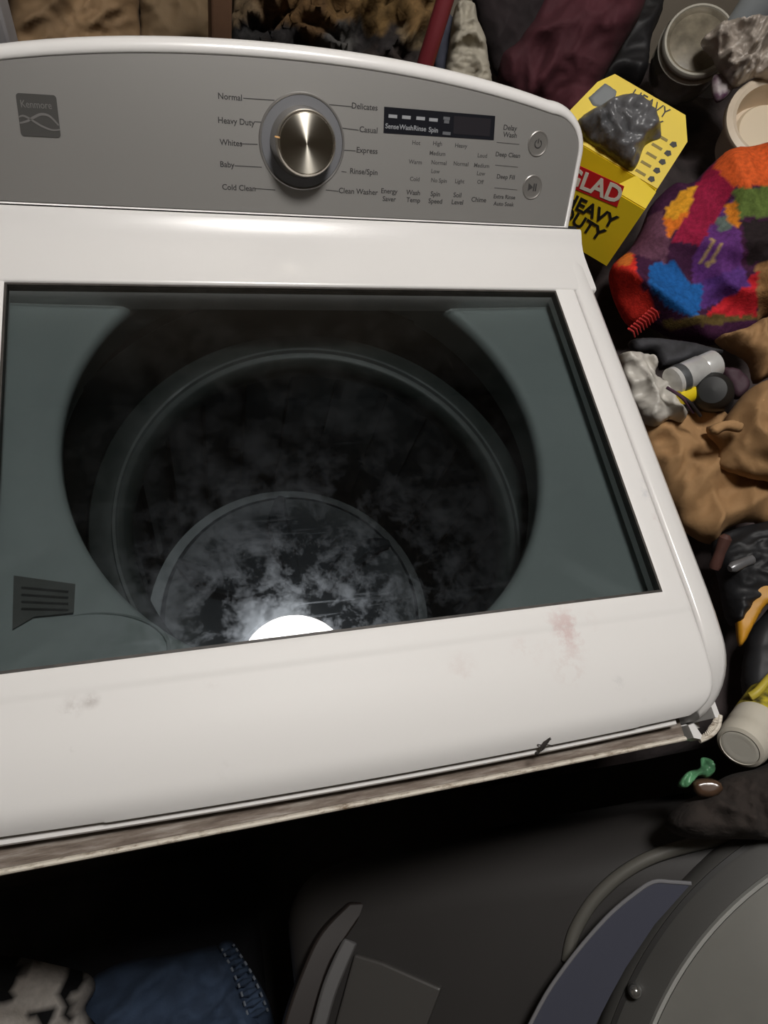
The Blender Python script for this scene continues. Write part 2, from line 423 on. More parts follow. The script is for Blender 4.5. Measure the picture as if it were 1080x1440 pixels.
# glass pane
def glass_mat():
    m = bpy.data.materials.new('tinted_glass'); m.use_nodes = True; nt = m.node_tree; nt.nodes.clear()
    N = nt.nodes.new; Lk = nt.links.new
    out = N('ShaderNodeOutputMaterial'); tr = N('ShaderNodeBsdfTransparent'); tr.inputs[0].default_value = (.58,.602,.605,1)
    gl = N('ShaderNodeBsdfGlossy'); gl.inputs['Roughness'].default_value = .0; gl.inputs[0].default_value = (1,1,1,1)
    fr = N('ShaderNodeFresnel'); fr.inputs['IOR'].default_value = 1.45
    mx = N('ShaderNodeMixShader'); Lk(fr.outputs[0], mx.inputs[0]); Lk(tr.outputs[0], mx.inputs[1]); Lk(gl.outputs[0], mx.inputs[2])
    # greasy film: patchy, slightly rough reflection with wipe marks
    tc = N('ShaderNodeTexCoord')
    n1 = N('ShaderNodeTexNoise'); n1.inputs['Scale'].default_value = 34; n1.inputs['Detail'].default_value = 10; n1.inputs['Roughness'].default_value = .70; n1.inputs['Distortion'].default_value = .15
    Lk(tc.outputs['Object'], n1.inputs['Vector'])
    r1 = N('ShaderNodeMapRange'); r1.inputs['From Min'].default_value = .43; r1.inputs['From Max'].default_value = .68; r1.inputs['To Min'].default_value = .001; r1.inputs['To Max'].default_value = .034
    n3 = N('ShaderNodeTexNoise'); n3.inputs['Scale'].default_value = 11; n3.inputs['Detail'].default_value = 4; Lk(tc.outputs['Object'], n3.inputs['Vector'])
    ma = N('ShaderNodeMath'); ma.operation = 'MULTIPLY_ADD'; ma.inputs[1].default_value = .6; ma.inputs[2].default_value = -.30; Lk(n3.outputs['Fac'], ma.inputs[0])
    mb = N('ShaderNodeMath'); mb.operation = 'ADD'; Lk(n1.outputs['Fac'], mb.inputs[0]); Lk(ma.outputs[0], mb.inputs[1])
    Lk(mb.outputs[0], r1.inputs['Value'])
    mp = N('ShaderNodeMapping'); mp.inputs['Scale'].default_value = (9,140,9); mp.inputs['Rotation'].default_value = (0,0,.35); Lk(tc.outputs['Object'], mp.inputs['Vector'])
    n2 = N('ShaderNodeTexNoise'); n2.inputs['Scale'].default_value = 1.0; n2.inputs['Detail'].default_value = 3; Lk(mp.outputs[0], n2.inputs['Vector'])
    r2 = N('ShaderNodeMapRange'); r2.inputs['From Min'].default_value = .66; r2.inputs['From Max'].default_value = .76; r2.inputs['To Max'].default_value = .012; Lk(n2.outputs['Fac'], r2.inputs['Value'])
    ad = N('ShaderNodeMath'); ad.operation = 'ADD'; Lk(r1.outputs[0], ad.inputs[0]); Lk(r2.outputs[0], ad.inputs[1])
    g2 = N('ShaderNodeBsdfGlossy'); g2.inputs['Roughness'].default_value = .24; g2.inputs[0].default_value = (.80,.89,1,1)
    m2 = N('ShaderNodeMixShader'); Lk(ad.outputs[0], m2.inputs[0]); Lk(mx.outputs[0], m2.inputs[1]); Lk(g2.outputs[0], m2.inputs[2])
    Lk(m2.outputs[0], out.inputs[0])
    return m
def clear_mat():
    m = bpy.data.materials.new('glass_underside'); m.use_nodes = True; nt = m.node_tree; nt.nodes.clear()
    out = nt.nodes.new('ShaderNodeOutputMaterial'); tr = nt.nodes.new('ShaderNodeBsdfTransparent'); tr.inputs[0].default_value = (.58,.602,.605,1)
    nt.links.new(tr.outputs[0], out.inputs[0]); return m
v, f = box_vf((-GX+.0008, GY0+.0008, .9355), (GX-.0008, GY1-.0005, .9388))
me = mesh('glass_pane', v, f); me.materials.append(glass_mat()); me.materials.append(clear_mat())
for p in me.polygons: p.material_index = 0 if p.normal.z > .5 else 1
link('glass_pane', me, None, lid, smooth=False)
# dark rubber gasket round the glass
def rect_ring(x0,x1,y0,y1,wd,z0,z1):
    return join(box_vf((x0,y0,z0),(x1,y0+wd,z1)), box_vf((x0,y1-wd,z0),(x1,y1,z1)), box_vf((x0,y0+wd,z0),(x0+wd,y1-wd,z1)), box_vf((x1-wd,y0+wd,z0),(x1,y1-wd,z1)))
link('glass_gasket', mesh('glass_gasket', *rect_ring(-GX+.0003,GX-.0003,GY0+.0002,GY1+.0015,.0022,.930,.9392)), mat('dark_gasket', srgb(60,56,52), .6, var=.3, scale=90), lid, smooth=False)

# ---- tub cover under the glass, with the round opening
TUBC = (-.010, .216); TR = .247; BAC = (.003, .160)
plast = mat('pale_tub_plastic', srgb(206,214,212), .45, var=.04, scale=7)
seg = 96; V = []; F = []
ztc = .905
outer = []
for k in range(seg):
    a = 2*math.pi*k/seg; cx_, cy_ = math.cos(a), math.sin(a)
    hx0, hy0, hy1 = .324, -.055, .465
    tx = hx0/abs(cx_) if abs(cx_) > 1e-6 else 9
    ty = ((hy1-TUBC[1])/cy_) if cy_ > 1e-6 else ((hy0-TUBC[1])/cy_ if cy_ < -1e-6 else 9)
    t = min(tx, ty); outer.append((cx_*t, TUBC[1]+cy_*t))
def circ(r, z): return [(TUBC[0]+r*math.cos(2*math.pi*k/seg), TUBC[1]+r*math.sin(2*math.pi*k/seg), z) for k in range(seg)]
rings = [[(p[0],p[1],.9345) for p in outer], [(p[0]*.992,p[1],.92) for p in outer], [(p[0]*.975,TUBC[1]+(p[1]-TUBC[1])*.975,ztc+.004) for p in outer], circ(TR+.012,ztc), circ(TR+.004,ztc-.001), circ(TR,ztc-.005), circ(TR-.001,ztc-.018), circ(TR+.012,ztc-.03), circ(TR+.014,ztc-.07)]
v, f = loft(rings, True, False)
link('tub_cover', mesh('tub_cover', v, f), plast, wm, angle=60)
# outer tub wall (dark)
link('outer_tub', mesh('outer_tub', *lathe_vf([(.30,.84),(.285,.40),(.27,.34),(.001,.34)], 64, False)), mat('dark_tub_plastic', srgb(70,74,74), .6), wm, Matrix.Translation((BAC[0],BAC[1],0)))
# stainless basket
def steel():
    m = mat('basket_steel', srgb(120,122,124), .32, .85, var=.15, scale=8)
    return m
bas = link('basket', mesh('basket', *lathe_vf([(.234,.80),(.236,.79),(.2365,.62),(.236,.46),(.225,.435),(.18,.43),(.001,.43)], 96, False)), steel(), wm, Matrix.Translation((BAC[0],BAC[1],0)))
pr = [(.205,.818),(.209,.826),(.214,.829),(.236,.832),(.246,.829),(.250,.820),(.250,.79),(.236,.785),(.212,.79),(.206,.80)]
link('balance_ring', mesh('balance_ring', *ring_vf(pr, 128)), mat('balance_ring_plastic', srgb(70,76,74), .4, var=.06, scale=6), bas, Matrix.Translation((BAC[0],BAC[1],0)))
pr = [(.2185,.829),(.2205,.8335),(.2235,.8335),(.2255,.829)]
link('ring_bead', mesh('ring_bead', *ring_vf(pr, 128)), mat('ring_bead_steel', srgb(190,194,194), .18, .6), bas, Matrix.Translation((BAC[0],BAC[1],0)))
# basket perforation strips, hooked ribs
for k in range(24):
    a = 2*math.pi*k/24
    v, f = box_vf((.228,-.006,.47),(.2368,.006,.77))
    link('basket_rib', bpy.data.meshes.get('basket_rib') or mesh('basket_rib', v, f), steel(), bas, Matrix.Translation((BAC[0],BAC[1],0)) @ Matrix.Rotation(a,4,'Z'), smooth=False)
# wash plate with curved vanes
wpm = mat('wash_plate_grey', srgb(84,88,94), .3, var=.1, scale=12)
wp = link('wash_plate', mesh('wash_plate', *lathe_vf([(.205,.44),(.205,.452),(.198,.458),(.15,.452),(.09,.462),(.055,.48),(.03,.486),(.001,.487)], 64)), wpm, wm, Matrix.Translation((BAC[0],BAC[1],0)))
for k in range(6):
    a = 2*math.pi*k/6
    pts = [(.05+.145*t, .03*math.sin(t*2.2), .475-.012*t+.018*math.sin(math.pi*t)) for t in np.linspace(0,1,12)]
    link('vane', mesh('vane', *tube_vf(pts, [.006+.012*math.sin(math.pi*t) for t in np.linspace(.05,.95,12)], 8)), wpm, wp, Matrix.Translation((BAC[0],BAC[1],0)) @ Matrix.Rotation(a+.4,4,'Z'))
# bleach dispenser at the front left of the tub cover, warning sticker
q = atz(115, 925, .905)
v, f = lathe_vf([(.062,-.004),(.0615,.0005),(.059,.0012),(.0575,-.002),(.050,-.004),(.001,-.005)], 48)
dm = link('bleach_dispenser', mesh('bleach_dispenser', v, f), mat('dispenser_grey', srgb(172,180,178), .45), wm, Matrix.Translation((q.x, q.y, .905)) @ Matrix.Diagonal((1.15,.62,1,1)))
st = [atz(*p, .909) for p in ((20,810),(106,822),(104,862),(48,868),(18,886))]
v = [(p.x,p.y,.9105) for p in st] + [(p.x,p.y,.9095) for p in st]
lb = link('warning_label', mesh('warning_label', v, [(0,1,2,3,4),(9,8,7,6,5)]+[(i,(i+1)%5,(i+1)%5+5,i+5) for i in range(5)]), mat('grey_label', srgb(128,128,124), .7), wm, smooth=False)
for k in range(4):
    a = atz(30, 826+k*10, .911); b = atz(96, 832+k*8.5, .911)
    link('print_line', mesh('print_line', *tube_vf([(a.x,a.y,.9106),(b.x,b.y,.9106)], .0012, 4)), mat('label_ink', srgb(92,92,90), .8), lb, smooth=False)

# ---- front ledge with grime under the lid edge
def grime_mat():
    m = bpy.data.materials.new('grimy_ledge'); m.use_nodes = True; nt = m.node_tree; p = nt.nodes['Principled BSDF']; p.inputs['Roughness'].default_value = .75
    tc = nt.nodes.new('ShaderNodeTexCoord'); mp = nt.nodes.new('ShaderNodeMapping'); mp.inputs['Scale'].default_value = (16,160,60); nt.links.new(tc.outputs['Object'], mp.inputs['Vector'])
    n1 = nt.nodes.new('ShaderNodeTexNoise'); n1.inputs['Scale'].default_value = 1; n1.inputs['Detail'].default_value = 7; n1.inputs['Roughness'].default_value = .7; nt.links.new(mp.outputs[0], n1.inputs['Vector'])
    rp = nt.nodes.new('ShaderNodeValToRGB'); nt.links.new(n1.outputs['Fac'], rp.inputs['Fac'])
    e = rp.color_ramp.elements; e[0].position=.30; e[0].color=srgb(70,56,46); e[1].position=.72; e[1].color=srgb(165,158,150)
    k = e.new(.5); k.color = srgb(116,104,94)
    nt.links.new(rp.outputs[0], p.inputs['Base Color']); return m
def lip_mat():
    m = bpy.data.materials.new('dusty_lip'); m.use_nodes = True; nt = m.node_tree; p = nt.nodes['Principled BSDF']; p.inputs['Roughness'].default_value = .6
    tc = nt.nodes.new('ShaderNodeTexCoord'); mp = nt.nodes.new('ShaderNodeMapping'); mp.inputs['Scale'].default_value = (60,200,90); nt.links.new(tc.outputs['Object'], mp.inputs['Vector'])
    n1 = nt.nodes.new('ShaderNodeTexNoise'); n1.inputs['Scale'].default_value = 1; n1.inputs['Detail'].default_value = 8; n1.inputs['Roughness'].default_value = .75; nt.links.new(mp.outputs[0], n1.inputs['Vector'])
    rp = nt.nodes.new('ShaderNodeValToRGB'); nt.links.new(n1.outputs['Fac'], rp.inputs['Fac'])
    e = rp.color_ramp.elements; e[0].position=.34; e[0].color=srgb(120,98,74); e[1].position=.5; e[1].color=srgb(214,206,192)
    nt.links.new(rp.outputs[0], p.inputs['Base Color']); return m
xs = np.linspace(-.343, .298, 60)
def fy(x_): return -.1365 - .0015*math.sin((x_+.343)/.66*math.pi)
rings = [[Vector((x_, y_, z_)) for y_, z_ in [(-.085,.880),(-.085,.900),(-.112,.901),(fy(x_)+.004,.900),(fy(x_)+.003,.885)]] for x_ in xs]
ledge = link('front_ledge', mesh('front_ledge', *loft(rings)), grime_mat(), wm, angle=30)
rings = [[Vector((x_, fy(x_)+a, b)) for a, b in [(.0042,.897),(.0036,.9005),(.0022,.9025),(.0006,.9030),(-.0005,.902),(-.001,.897),(-.0012,.80),(.006,.80)]] for x_ in xs]
link('front_lip', mesh('front_lip', *loft(rings)), lip_mat(), wm, angle=30)
# right end: broken corner with toothed edge
c0 = atz(975, 1030, .876); 
tabp = [atz(*p, .902) for p in ((966,1020),(974,1018),(985,1034),(984,1040),(974,1038))]
tb = [(p.x,p.y,.904) for p in tabp] + [(p.x,p.y,.888) for p in tabp]
link('corner_tab', mesh('corner_tab', tb, [(0,1,2,3,4),(9,8,7,6,5)]+[(i,(i+1)%5,(i+1)%5+5,i+5) for i in range(5)]), WHB, ledge, smooth=False)
arc = smooth_line([atz(*p, .900) for p in ((984,1042),(1000,1034),(1010,1022),(1013,1006))], 5)
link('corner_edge', mesh('corner_edge', *tube_vf(arc, .0022, 8)), lip_mat(), ledge)
for i in range(1, len(arc)-1):
    p = arc[i]; q = atz(990, 1016, .894); dd = (q-p).normalized()
    link('corner_tooth', mesh('corner_tooth', *tube_vf([p, p+dd*.0045, p+dd*.007], [.0012,.001,.0003], 5)), lip_mat(), ledge)

# ---- console
LEAN = math.radians(35)
PO = Vector((0,.4745,.953)); PU = Vector((1,0,0)); PV = Vector((0,math.sin(LEAN),math.cos(LEAN))); PN = Vector((0,-math.cos(LEAN),math.sin(LEAN)))
PM = Matrix.Translation(PO) @ Matrix((PU,PV,PN)).transposed().to_4x4()
def puv(px, py):
    q = onplane(px, py, PO, PN) - PO; return q.x, q.dot(PV)
def outline(o=0.0, ob=None, n=14):
    """arched console outline grown by o (bottom edge by ob)"""
    ob = o if ob is None else ob
    hw = .333+o*.62; r = .042+o; pts = [(-hw,-ob),(hw,-ob)]
    top = lambda u: .1445+o-.27*u*u
    hs = top(hw-r*.9)-r
    # right corner arc
    for k in range(n+1):
        a = math.radians(90*k/n)
        pts.append((hw-r+r*math.cos(a), (hs)+r*math.sin(a)*.95))
    for u in np.linspace(hw-r, -(hw-r), 25)[1:-1]:
        e_ = (hs+r*.95); t0 = top(hw-r)
        pts.append((u, top(u)+(e_-t0)*(abs(u)/(hw-r))**4))
    for k in range(n+1):
        a = math.radians(90+90*k/n); pts.append((-hw+r+r*math.cos(a), hs+r*math.sin(a)*.95))
    return pts
def ring_at(o, ob, n_): return [PO+PU*u+PV*v_+PN*n_ for u, v_ in outline(o, ob)]
rings = [ring_at(-.001,-.001,-.004), ring_at(0,0,.0004), ring_at(.0008,.0006,.0014), ring_at(.004,.0012,.0019), ring_at(.0085,.0016,.0008), ring_at(.0115,.002,-.002), ring_at(.0135,.0022,-.0065), ring_at(.0142,.0022,-.014), ring_at(.0142,.0022,-.05), ring_at(.006,.002,-.085)]
# panel (silver) and shell (white)
shell = link('console_shell', mesh('console_shell', *loft(rings, True, True)), WHB, wm, angle=50)
def panel_mat():
    m = bpy.data.materials.new('silver_paint'); m.use_nodes = True; nt = m.node_tree; p = nt.nodes['Principled BSDF']
    p.inputs['Base Color'].default_value = srgb(172,170,167); p.inputs['Metallic'].default_value = .6; p.inputs['Roughness'].default_value = .40
    tc = nt.nodes.new('ShaderNodeTexCoord'); n1 = nt.nodes.new('ShaderNodeTexNoise'); n1.inputs['Scale'].default_value = 900
    nt.links.new(tc.outputs['Object'], n1.inputs['Vector']); b = nt.nodes.new('ShaderNodeBump'); b.inputs['Strength'].default_value=.04; b.inputs['Distance'].default_value=.0005
    nt.links.new(n1.outputs['Fac'], b.inputs['Height']); nt.links.new(b.outputs[0], p.inputs['Normal']); return m
pv = [(u, v_, .0006) for u, v_ in outline(-.0009,-.0009)] ; n_ = len(pv); pv += [(a,b,-.004) for a,b,_ in pv]
panel = link('control_panel', mesh('control_panel', pv, [tuple(range(n_)), tuple(range(2*n_-1,n_-1,-1))]+[(i,(i+1)%n_,(i+1)%n_+n_,i+n_) for i in range(n_)]), panel_mat(), wm, PM, smooth=False)
gv, gf = box_vf((-.352,.4725,.938),(.352,.478,.9508))
link('console_gap', mesh('console_gap', gv, gf), BLK, wm, smooth=False)
INK = mat('panel_ink', srgb(58,57,57), .5)
def pm(u, v_, h=.0008): return PM @ Matrix.Translation((u, v_, h))
def ptext(s, px, py, size, align='CENTER', m=INK, h=.0007, sx=1.0):
    u, v_ = puv(px, py); return text(s, size, pm(u, v_, h), m, panel, align=align, sx=sx, bold=.012)
def pline(p0, p1, wd=.0007, m=INK, name='leader_line'):
    a = Vector(puv(*p0)); b = Vector(puv(*p1)); d = (b-a).normalized(); nn = Vector((-d.y,d.x))*wd/2
    q = [a+nn, a-nn, b-nn, b+nn]; v = [(p.x,p.y,.0009) for p in q]+[(p.x,p.y,.0004) for p in q]
    return link(name, mesh(name, v, [(0,1,2,3),(7,6,5,4),(0,4,5,1),(1,5,6,2),(2,6,7,3),(3,7,4,0)]), m, panel, PM, smooth=False)
TS = .0078
for s, x_, y_, l0, l1 in (('Normal',306,135,(342,138),(386,141)),('Heavy Duty',306,169,(358,171),(369,172)),('Whites',309,200,(338,202),(362,203)),('Baby',309,231,(330,233),(368,235)),('Cold Clean',312,263,(358,265),(387,267))):
    ptext(s, x_, y_, TS, 'LEFT'); pline(l0, l1)
for s, x_, y_, l0, l1 in (('Delicates',531,152,(462,147),(495,150)),('Casual',531,184,(481,180),(504,183)),('Express',531,213,(482,211),(500,212)),('Rinse/Spin',531,243,(480,241),(487,242)),('Clean Washer',531,271,(458,267),(476,269))):
    ptext(s, x_, y_, TS, 'RIGHT'); pline(l0, l1)
# knob ring and knob
ku, kv = .001, .0715
KM = PM @ Matrix.Translation((ku, kv, 0))
rg = link('dial_groove', mesh('dial_groove', *ring_vf([(.0345,.0004),(.0345,.0013),(.0435,.0013),(.0435,.0004)], 96)), mat('dial_ring_grey', srgb(112,113,117), .5, .2), panel, KM)
link('dial_rim', mesh('dial_rim', *ring_vf([(.0436,.0004),(.0440,.0018),(.0452,.0022),(.0462,.0014),(.0465,.0004)], 96)), mat('dial_rim_silver', srgb(150,148,146), .3, .6), panel, KM)
knob = link('knob', mesh('knob', *lathe_vf([(.0345,0),(.0345,.003),(.0330,.008),(.0320,.020),(.0312,.0265),(.0302,.0285),(.0290,.0295),(.0285,.0292),(.028,.0284),(.001,.0284)], 96)), mat('knob_chrome', srgb(190,184,174), .2, .95), wm, KM)
def brushed():
    m = bpy.data.materials.new('brushed_disc'); m.use_nodes = True; nt = m.node_tree; p = nt.nodes['Principled BSDF']
    p.inputs['Base Color'].default_value = srgb(240,234,220); p.inputs['Metallic'].default_value = 1; p.inputs['Roughness'].default_value = .31; p.inputs['Anisotropic'].default_value = .9; p.inputs['Anisotropic Rotation'].default_value = .25
    t = nt.nodes.new('ShaderNodeTangent'); t.direction_type = 'RADIAL'; t.axis = 'Z'; nt.links.new(t.outputs[0], p.inputs['Tangent'])
    return m
link('knob_disc', mesh('knob_disc', *lathe_vf([(.0279,.0285),(.0277,.0291),(.0272,.0292),(.0004,.0293)], 96)), brushed(), knob, KM)
v, f = box_vf((-.0335,-.0008,.0265),(-.0285,.0008,.0300))
link('knob_mark', mesh('knob_mark', v, f), mat('amber_mark', srgb(222,176,120), .3), knob, KM @ Matrix.Rotation(math.radians(-8),4,'Z'), smooth=False)
# display window
dq = [puv(*p) for p in ((540,150),(696,163),(694,197),(539,187))]
v = [(a,b,.0010) for a,b in dq]+[(a,b,.0003) for a,b in dq]
disp = link('display', mesh('display', v, [(3,2,1,0),(4,5,6,7),(0,1,5,4),(1,2,6,5),(2,3,7,6),(3,0,4,7)]), mat('display_black', srgb(30,31,36), .18, spec=.4), panel, PM, smooth=False)
dq = [puv(*p) for p in ((638,163),(690,167),(688,192),(637,188))]
v = [(a,b,.0012) for a,b in dq]+[(a,b,.0006) for a,b in dq]
link('digit_window', mesh('digit_window', v, [(3,2,1,0),(4,5,6,7),(0,1,5,4),(1,2,6,5),(2,3,7,6),(3,0,4,7)]), mat('display_window', srgb(42,40,44), .25), panel, PM, smooth=False)
DI = mat('display_ink', srgb(150,152,156), .5)
for s, x_, y_ in (('Sense',551,178),('Wash',571,179.5),('Rinse',590,181),('Spin',609,183)): ptext(s, x_, y_, .0068, m=DI, h=.0012)
for (a,b) in (((546,163),(558,164)),((565,164.5),(577,165.5)),((585,166),(597,167)),((603,168),(615,169))): pline(a, b, .0032, DI, 'status_mark').matrix_basis = PM @ Matrix.Translation((0,0,.0006))
for (a,b) in (((623,166),(632,167)),((624,171),(631,171.6)),((622,187),(633,188))): pline(a, b, .003, mat('display_ink_dim', srgb(96,98,102), .5), 'lock_mark').matrix_basis = PM @ Matrix.Translation((0,0,.0006))
INK2 = mat('panel_ink_soft', srgb(76,75,74), .5)
for s, x_, y_ in (('Hot',585,201),('High',615,202),('Heavy',648,205),('Medium',615,216),('Warm',584,228),('Normal',617,229),('Normal',648,230.5),('Low',612,241),('Cold',583,252),('No Spin',617,254),('Light',646,255),('Loud',678,219),('Medium',677,233),('Low',676,244),('Off',675,256)): ptext(s, x_, y_, .0060, m=INK2)
for s, x_, y_ in (('Energy',547,269),('Saver',547,280),('Wash',581,271),('Temp',581,281.5),('Spin',612,273),('Speed',612,283),('Soil',643,274.5),('Level',643,284.5),('Chime',673,281),('Extra Rinse',709,277),('Auto Soak',708,287)): ptext(s, x_, y_, .0072 if len(s)<9 else .0062)
for s, x_, y_ in (('Delay',717,180),('Wash',717,190),('Deep Clean',714,218),('Deep Fill',711,249)): ptext(s, x_, y_, .0074 if len(s)<9 else .0066)
for a, b in (((698,200),(730,203)),((696,232),(728,235)),((695,264),(727,267))): pline(a, b, .0006, INK2, 'divider')
def disc_button(px, py, sc):
    u, v_ = puv(px, py); M_ = pm(u, v_, 0)
    b = link('button', mesh('button', *lathe_vf([(.0128,.0004),(.0126,.0014),(.0118,.0019),(.0108,.0014),(.0098,.0013),(.001,.0012)], 48)), mat('button_silver', srgb(138,135,131), .38, .5), panel, M_ @ Matrix.Diagonal((1,1.06,1,1)))
    return M_
M_ = disc_button(756, 202, 1)
arc = [(.0042*math.sin(a), .0042*math.cos(a), .0016) for a in np.linspace(.55, 2*math.pi-.55, 28)]
link('power_symbol', mesh('power_symbol', *join(tube_vf(arc, .00055, 6), tube_vf([(0,.0052,.0016),(0,.0008,.0016)], .00055, 6))), INK, panel, M_)
M_ = disc_button(748, 263, 1)
tri = prism_vf([(-.0055,-.004),(.0005,0),(-.0055,.004)], .0012, .0019); b1 = prism_vf([(.0012,-.004),(.0026,-.004),(.0026,.004),(.0012,.004)], .0012,.0019); b2 = prism_vf([(.0038,-.004),(.0052,-.004),(.0052,.004),(.0038,.004)], .0012,.0019)
link('start_pause_symbol', mesh('start_pause_symbol', *join(tri,b1,b2)), INK, panel, M_, smooth=False)
# maker's badge: dark square with name band and two crossing waves
lq = [Vector(puv(*p)) for p in ((22,130.5),(79,134),(86,194),(30,191))]
def lerp2(s, t): return lq[0]*(1-s)*(1-t)+lq[1]*s*(1-t)+lq[2]*s*t+lq[3]*(1-s)*t
rp_ = []
for (cs, ct, a0) in ((.08,.08,180),(.92,.08,270),(.92,.92,0),(.08,.92,90)):
    for k in range(5):
        a = math.radians(a0+90*k/4); rp_.append(lerp2(cs+.08*math.cos(a), ct+.08*math.sin(a)))
n_ = len(rp_); v = [(p.x,p.y,.0011) for p in rp_]+[(p.x,p.y,.0003) for p in rp_]
badge = link('badge', mesh('badge', v, [tuple(range(n_)), tuple(range(2*n_-1,n_-1,-1))]+[(i,(i+1)%n_,(i+1)%n_+n_,i+n_) for i in range(n_)]), mat('badge_dark', srgb(74,73,71), .4), panel, PM, smooth=False)
BI = mat('badge_silver', srgb(128,126,124), .4, .3)
c_ = lerp2(.47,.25); dirv = (lerp2(1,.25)-lerp2(0,.25)); ang = math.atan2(dirv.y, dirv.x)
text('Kenmore', .0088, pm(c_.x, c_.y, .0012) @ Matrix.Rotation(ang,4,'Z'), BI, panel, sx=.82)
def wave(pts, wd):
    L = smooth_line([lerp2(*p) for p in pts], 8); V_=[]
    for i, p in enumerate(L):
        d = (L[min(i+1,len(L)-1)]-L[max(i-1,0)]).normalized(); nn = Vector((-d.y,d.x))*wd*(.6+.4*math.sin(math.pi*i/(len(L)-1)))
        V_ += [(p.x+nn.x,p.y+nn.y,.0014),(p.x-nn.x,p.y-nn.y,.0014)]
    F_ = [(2*i,2*i+1,2*i+3,2*i+2) for i in range(len(L)-1)]
    n0 = len(V_); V2 = V_+[(a,b,.0008) for a,b,_ in V_]; F2 = F_+[tuple(i+n0 for i in reversed(q)) for q in F_]+[(2*i,2*i+2,2*i+2+n0,2*i+n0) for i in range(len(L)-1)]+[(2*i+3,2*i+1,2*i+1+n0,2*i+3+n0) for i in range(len(L)-1)]
    link('badge_wave', mesh('badge_wave', V2, F2), BI, panel, PM, smooth=False)
wave([(0,.56),(.12,.52),(.3,.60),(.55,.74),(.8,.82),(1.0,.80)], .0009)
wave([(0,.70),(.2,.64),(.4,.53),(.58,.46),(.78,.50),(.98,.70)], .0011)

# dead insect on the lid front edge
BUG = mat('insect_dark', srgb(38,34,32), .6)
bug = empty('dead_insect', atz(764,1048,.9185), 'tiny dark dead insect on the front edge of the washer lid', 'insect')
for nm, p0, p1, r in (('body',(760,1056),(770,1040),.0022),('wing',(766,1048),(774,1037),.0014),('head',(753,1060),(757,1060),.0018)):
    a = atz(*p0, .923); b = atz(*p1, .928)
    link(nm, mesh(nm, *tube_vf([a, a.lerp(b,.3), a.lerp(b,.7), b], [r*.4, r, r*.9, r*.2], 7)), BUG, bug)
for p0, p1 in (((764,1049),(756,1047)),((766,1047),(777,1049)),((768,1044),(776,1038)),((762,1053),(757,1059))):
    a = atz(*p0,.9255); b = atz(*p1,.9235)
    link('leg', mesh('leg', *tube_vf([a,(a+b)/2+Vector((0,0,.001)),b], .0005, 5)), BUG, bug)

# ================================================================== BEHIND THE WASHER
dark_cloth = mat('dark_cloth', srgb(44,40,40), .9, var=.35, scale=14, bump=.5, bscale=120)
def heap(name, x0,x1,y0,y1, zf, m, label, cat, n=70, seed=0):
    V=[]; F=[]; nx_=n; ny_=int(n*(y1-y0)/(x1-x0))+2
    for j in range(ny_):
        for i in range(nx_):
            x_=x0+(x1-x0)*i/(nx_-1); y_=y0+(y1-y0)*j/(ny_-1)
            p=Vector((x_*5+seed,y_*5,seed)); nz=noise.fractal(p,1,2,5)
            e=min(i,nx_-1-i,j,ny_-1-j)
            rd=.35-abs(noise.noise(p*1.7))*1.5
            V.append((x_,y_, zf(x_,y_)+(.030*nz+.02*rd if e>0 else -.02)))
    for j in range(ny_-1):
        for i in range(nx_-1): F.append((j*nx_+i,j*nx_+i+1,(j+1)*nx_+i+1,(j+1)*nx_+i))
    bd=[j*nx_ for j in range(0)]+[i for i in range(nx_)]+[j*nx_+nx_-1 for j in range(1,ny_)]+[(ny_-1)*nx_+i for i in range(nx_-2,-1,-1)]+[j*nx_ for j in range(ny_-2,0,-1)]
    b0=len(V)
    for a in bd: V.append((V[a][0],V[a][1],0.0))
    N=len(bd)
    for k in range(N): F.append((bd[k],b0+k,b0+(k+1)%N,bd[(k+1)%N]))
    F.append(tuple(b0+k for k in range(N)))
    return tag(link(name, mesh(name,V,F), m, angle=180), label, cat)
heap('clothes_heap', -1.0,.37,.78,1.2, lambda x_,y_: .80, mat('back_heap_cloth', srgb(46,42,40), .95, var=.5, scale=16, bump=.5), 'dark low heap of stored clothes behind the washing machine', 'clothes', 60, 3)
kraft = mat('kraft_paper', srgb(122,98,70), .85, var=.2, scale=10, bump=.5, bscale=40)
kraft2 = mat('kraft_paper_dull', srgb(112,92,66), .85, var=.2, scale=9, bump=.5, bscale=40)
blob('paper_bag', [(12,-60),(80,-70),(190,-60),(196,20),(200,72),(200,130),(100,125),(15,120),(14,30)], .92, .035, kraft, face=.85, fold=.5, fscale=16, seed=2)
tag(bpy.data.objects['paper_bag'], 'crumpled brown paper bag behind the left end of the silver console', 'paper bag')
b2_=blob('paper_bag', [(200,-60),(250,-70),(298,-60),(300,20),(300,75),(300,130),(250,128),(202,125),(196,40)], .92, .03, kraft2, face=.85, fold=.5, fscale=16, seed=9)
tag(b2_, 'narrow crumpled brown paper bag beside the wooden post behind the washer', 'paper bag')
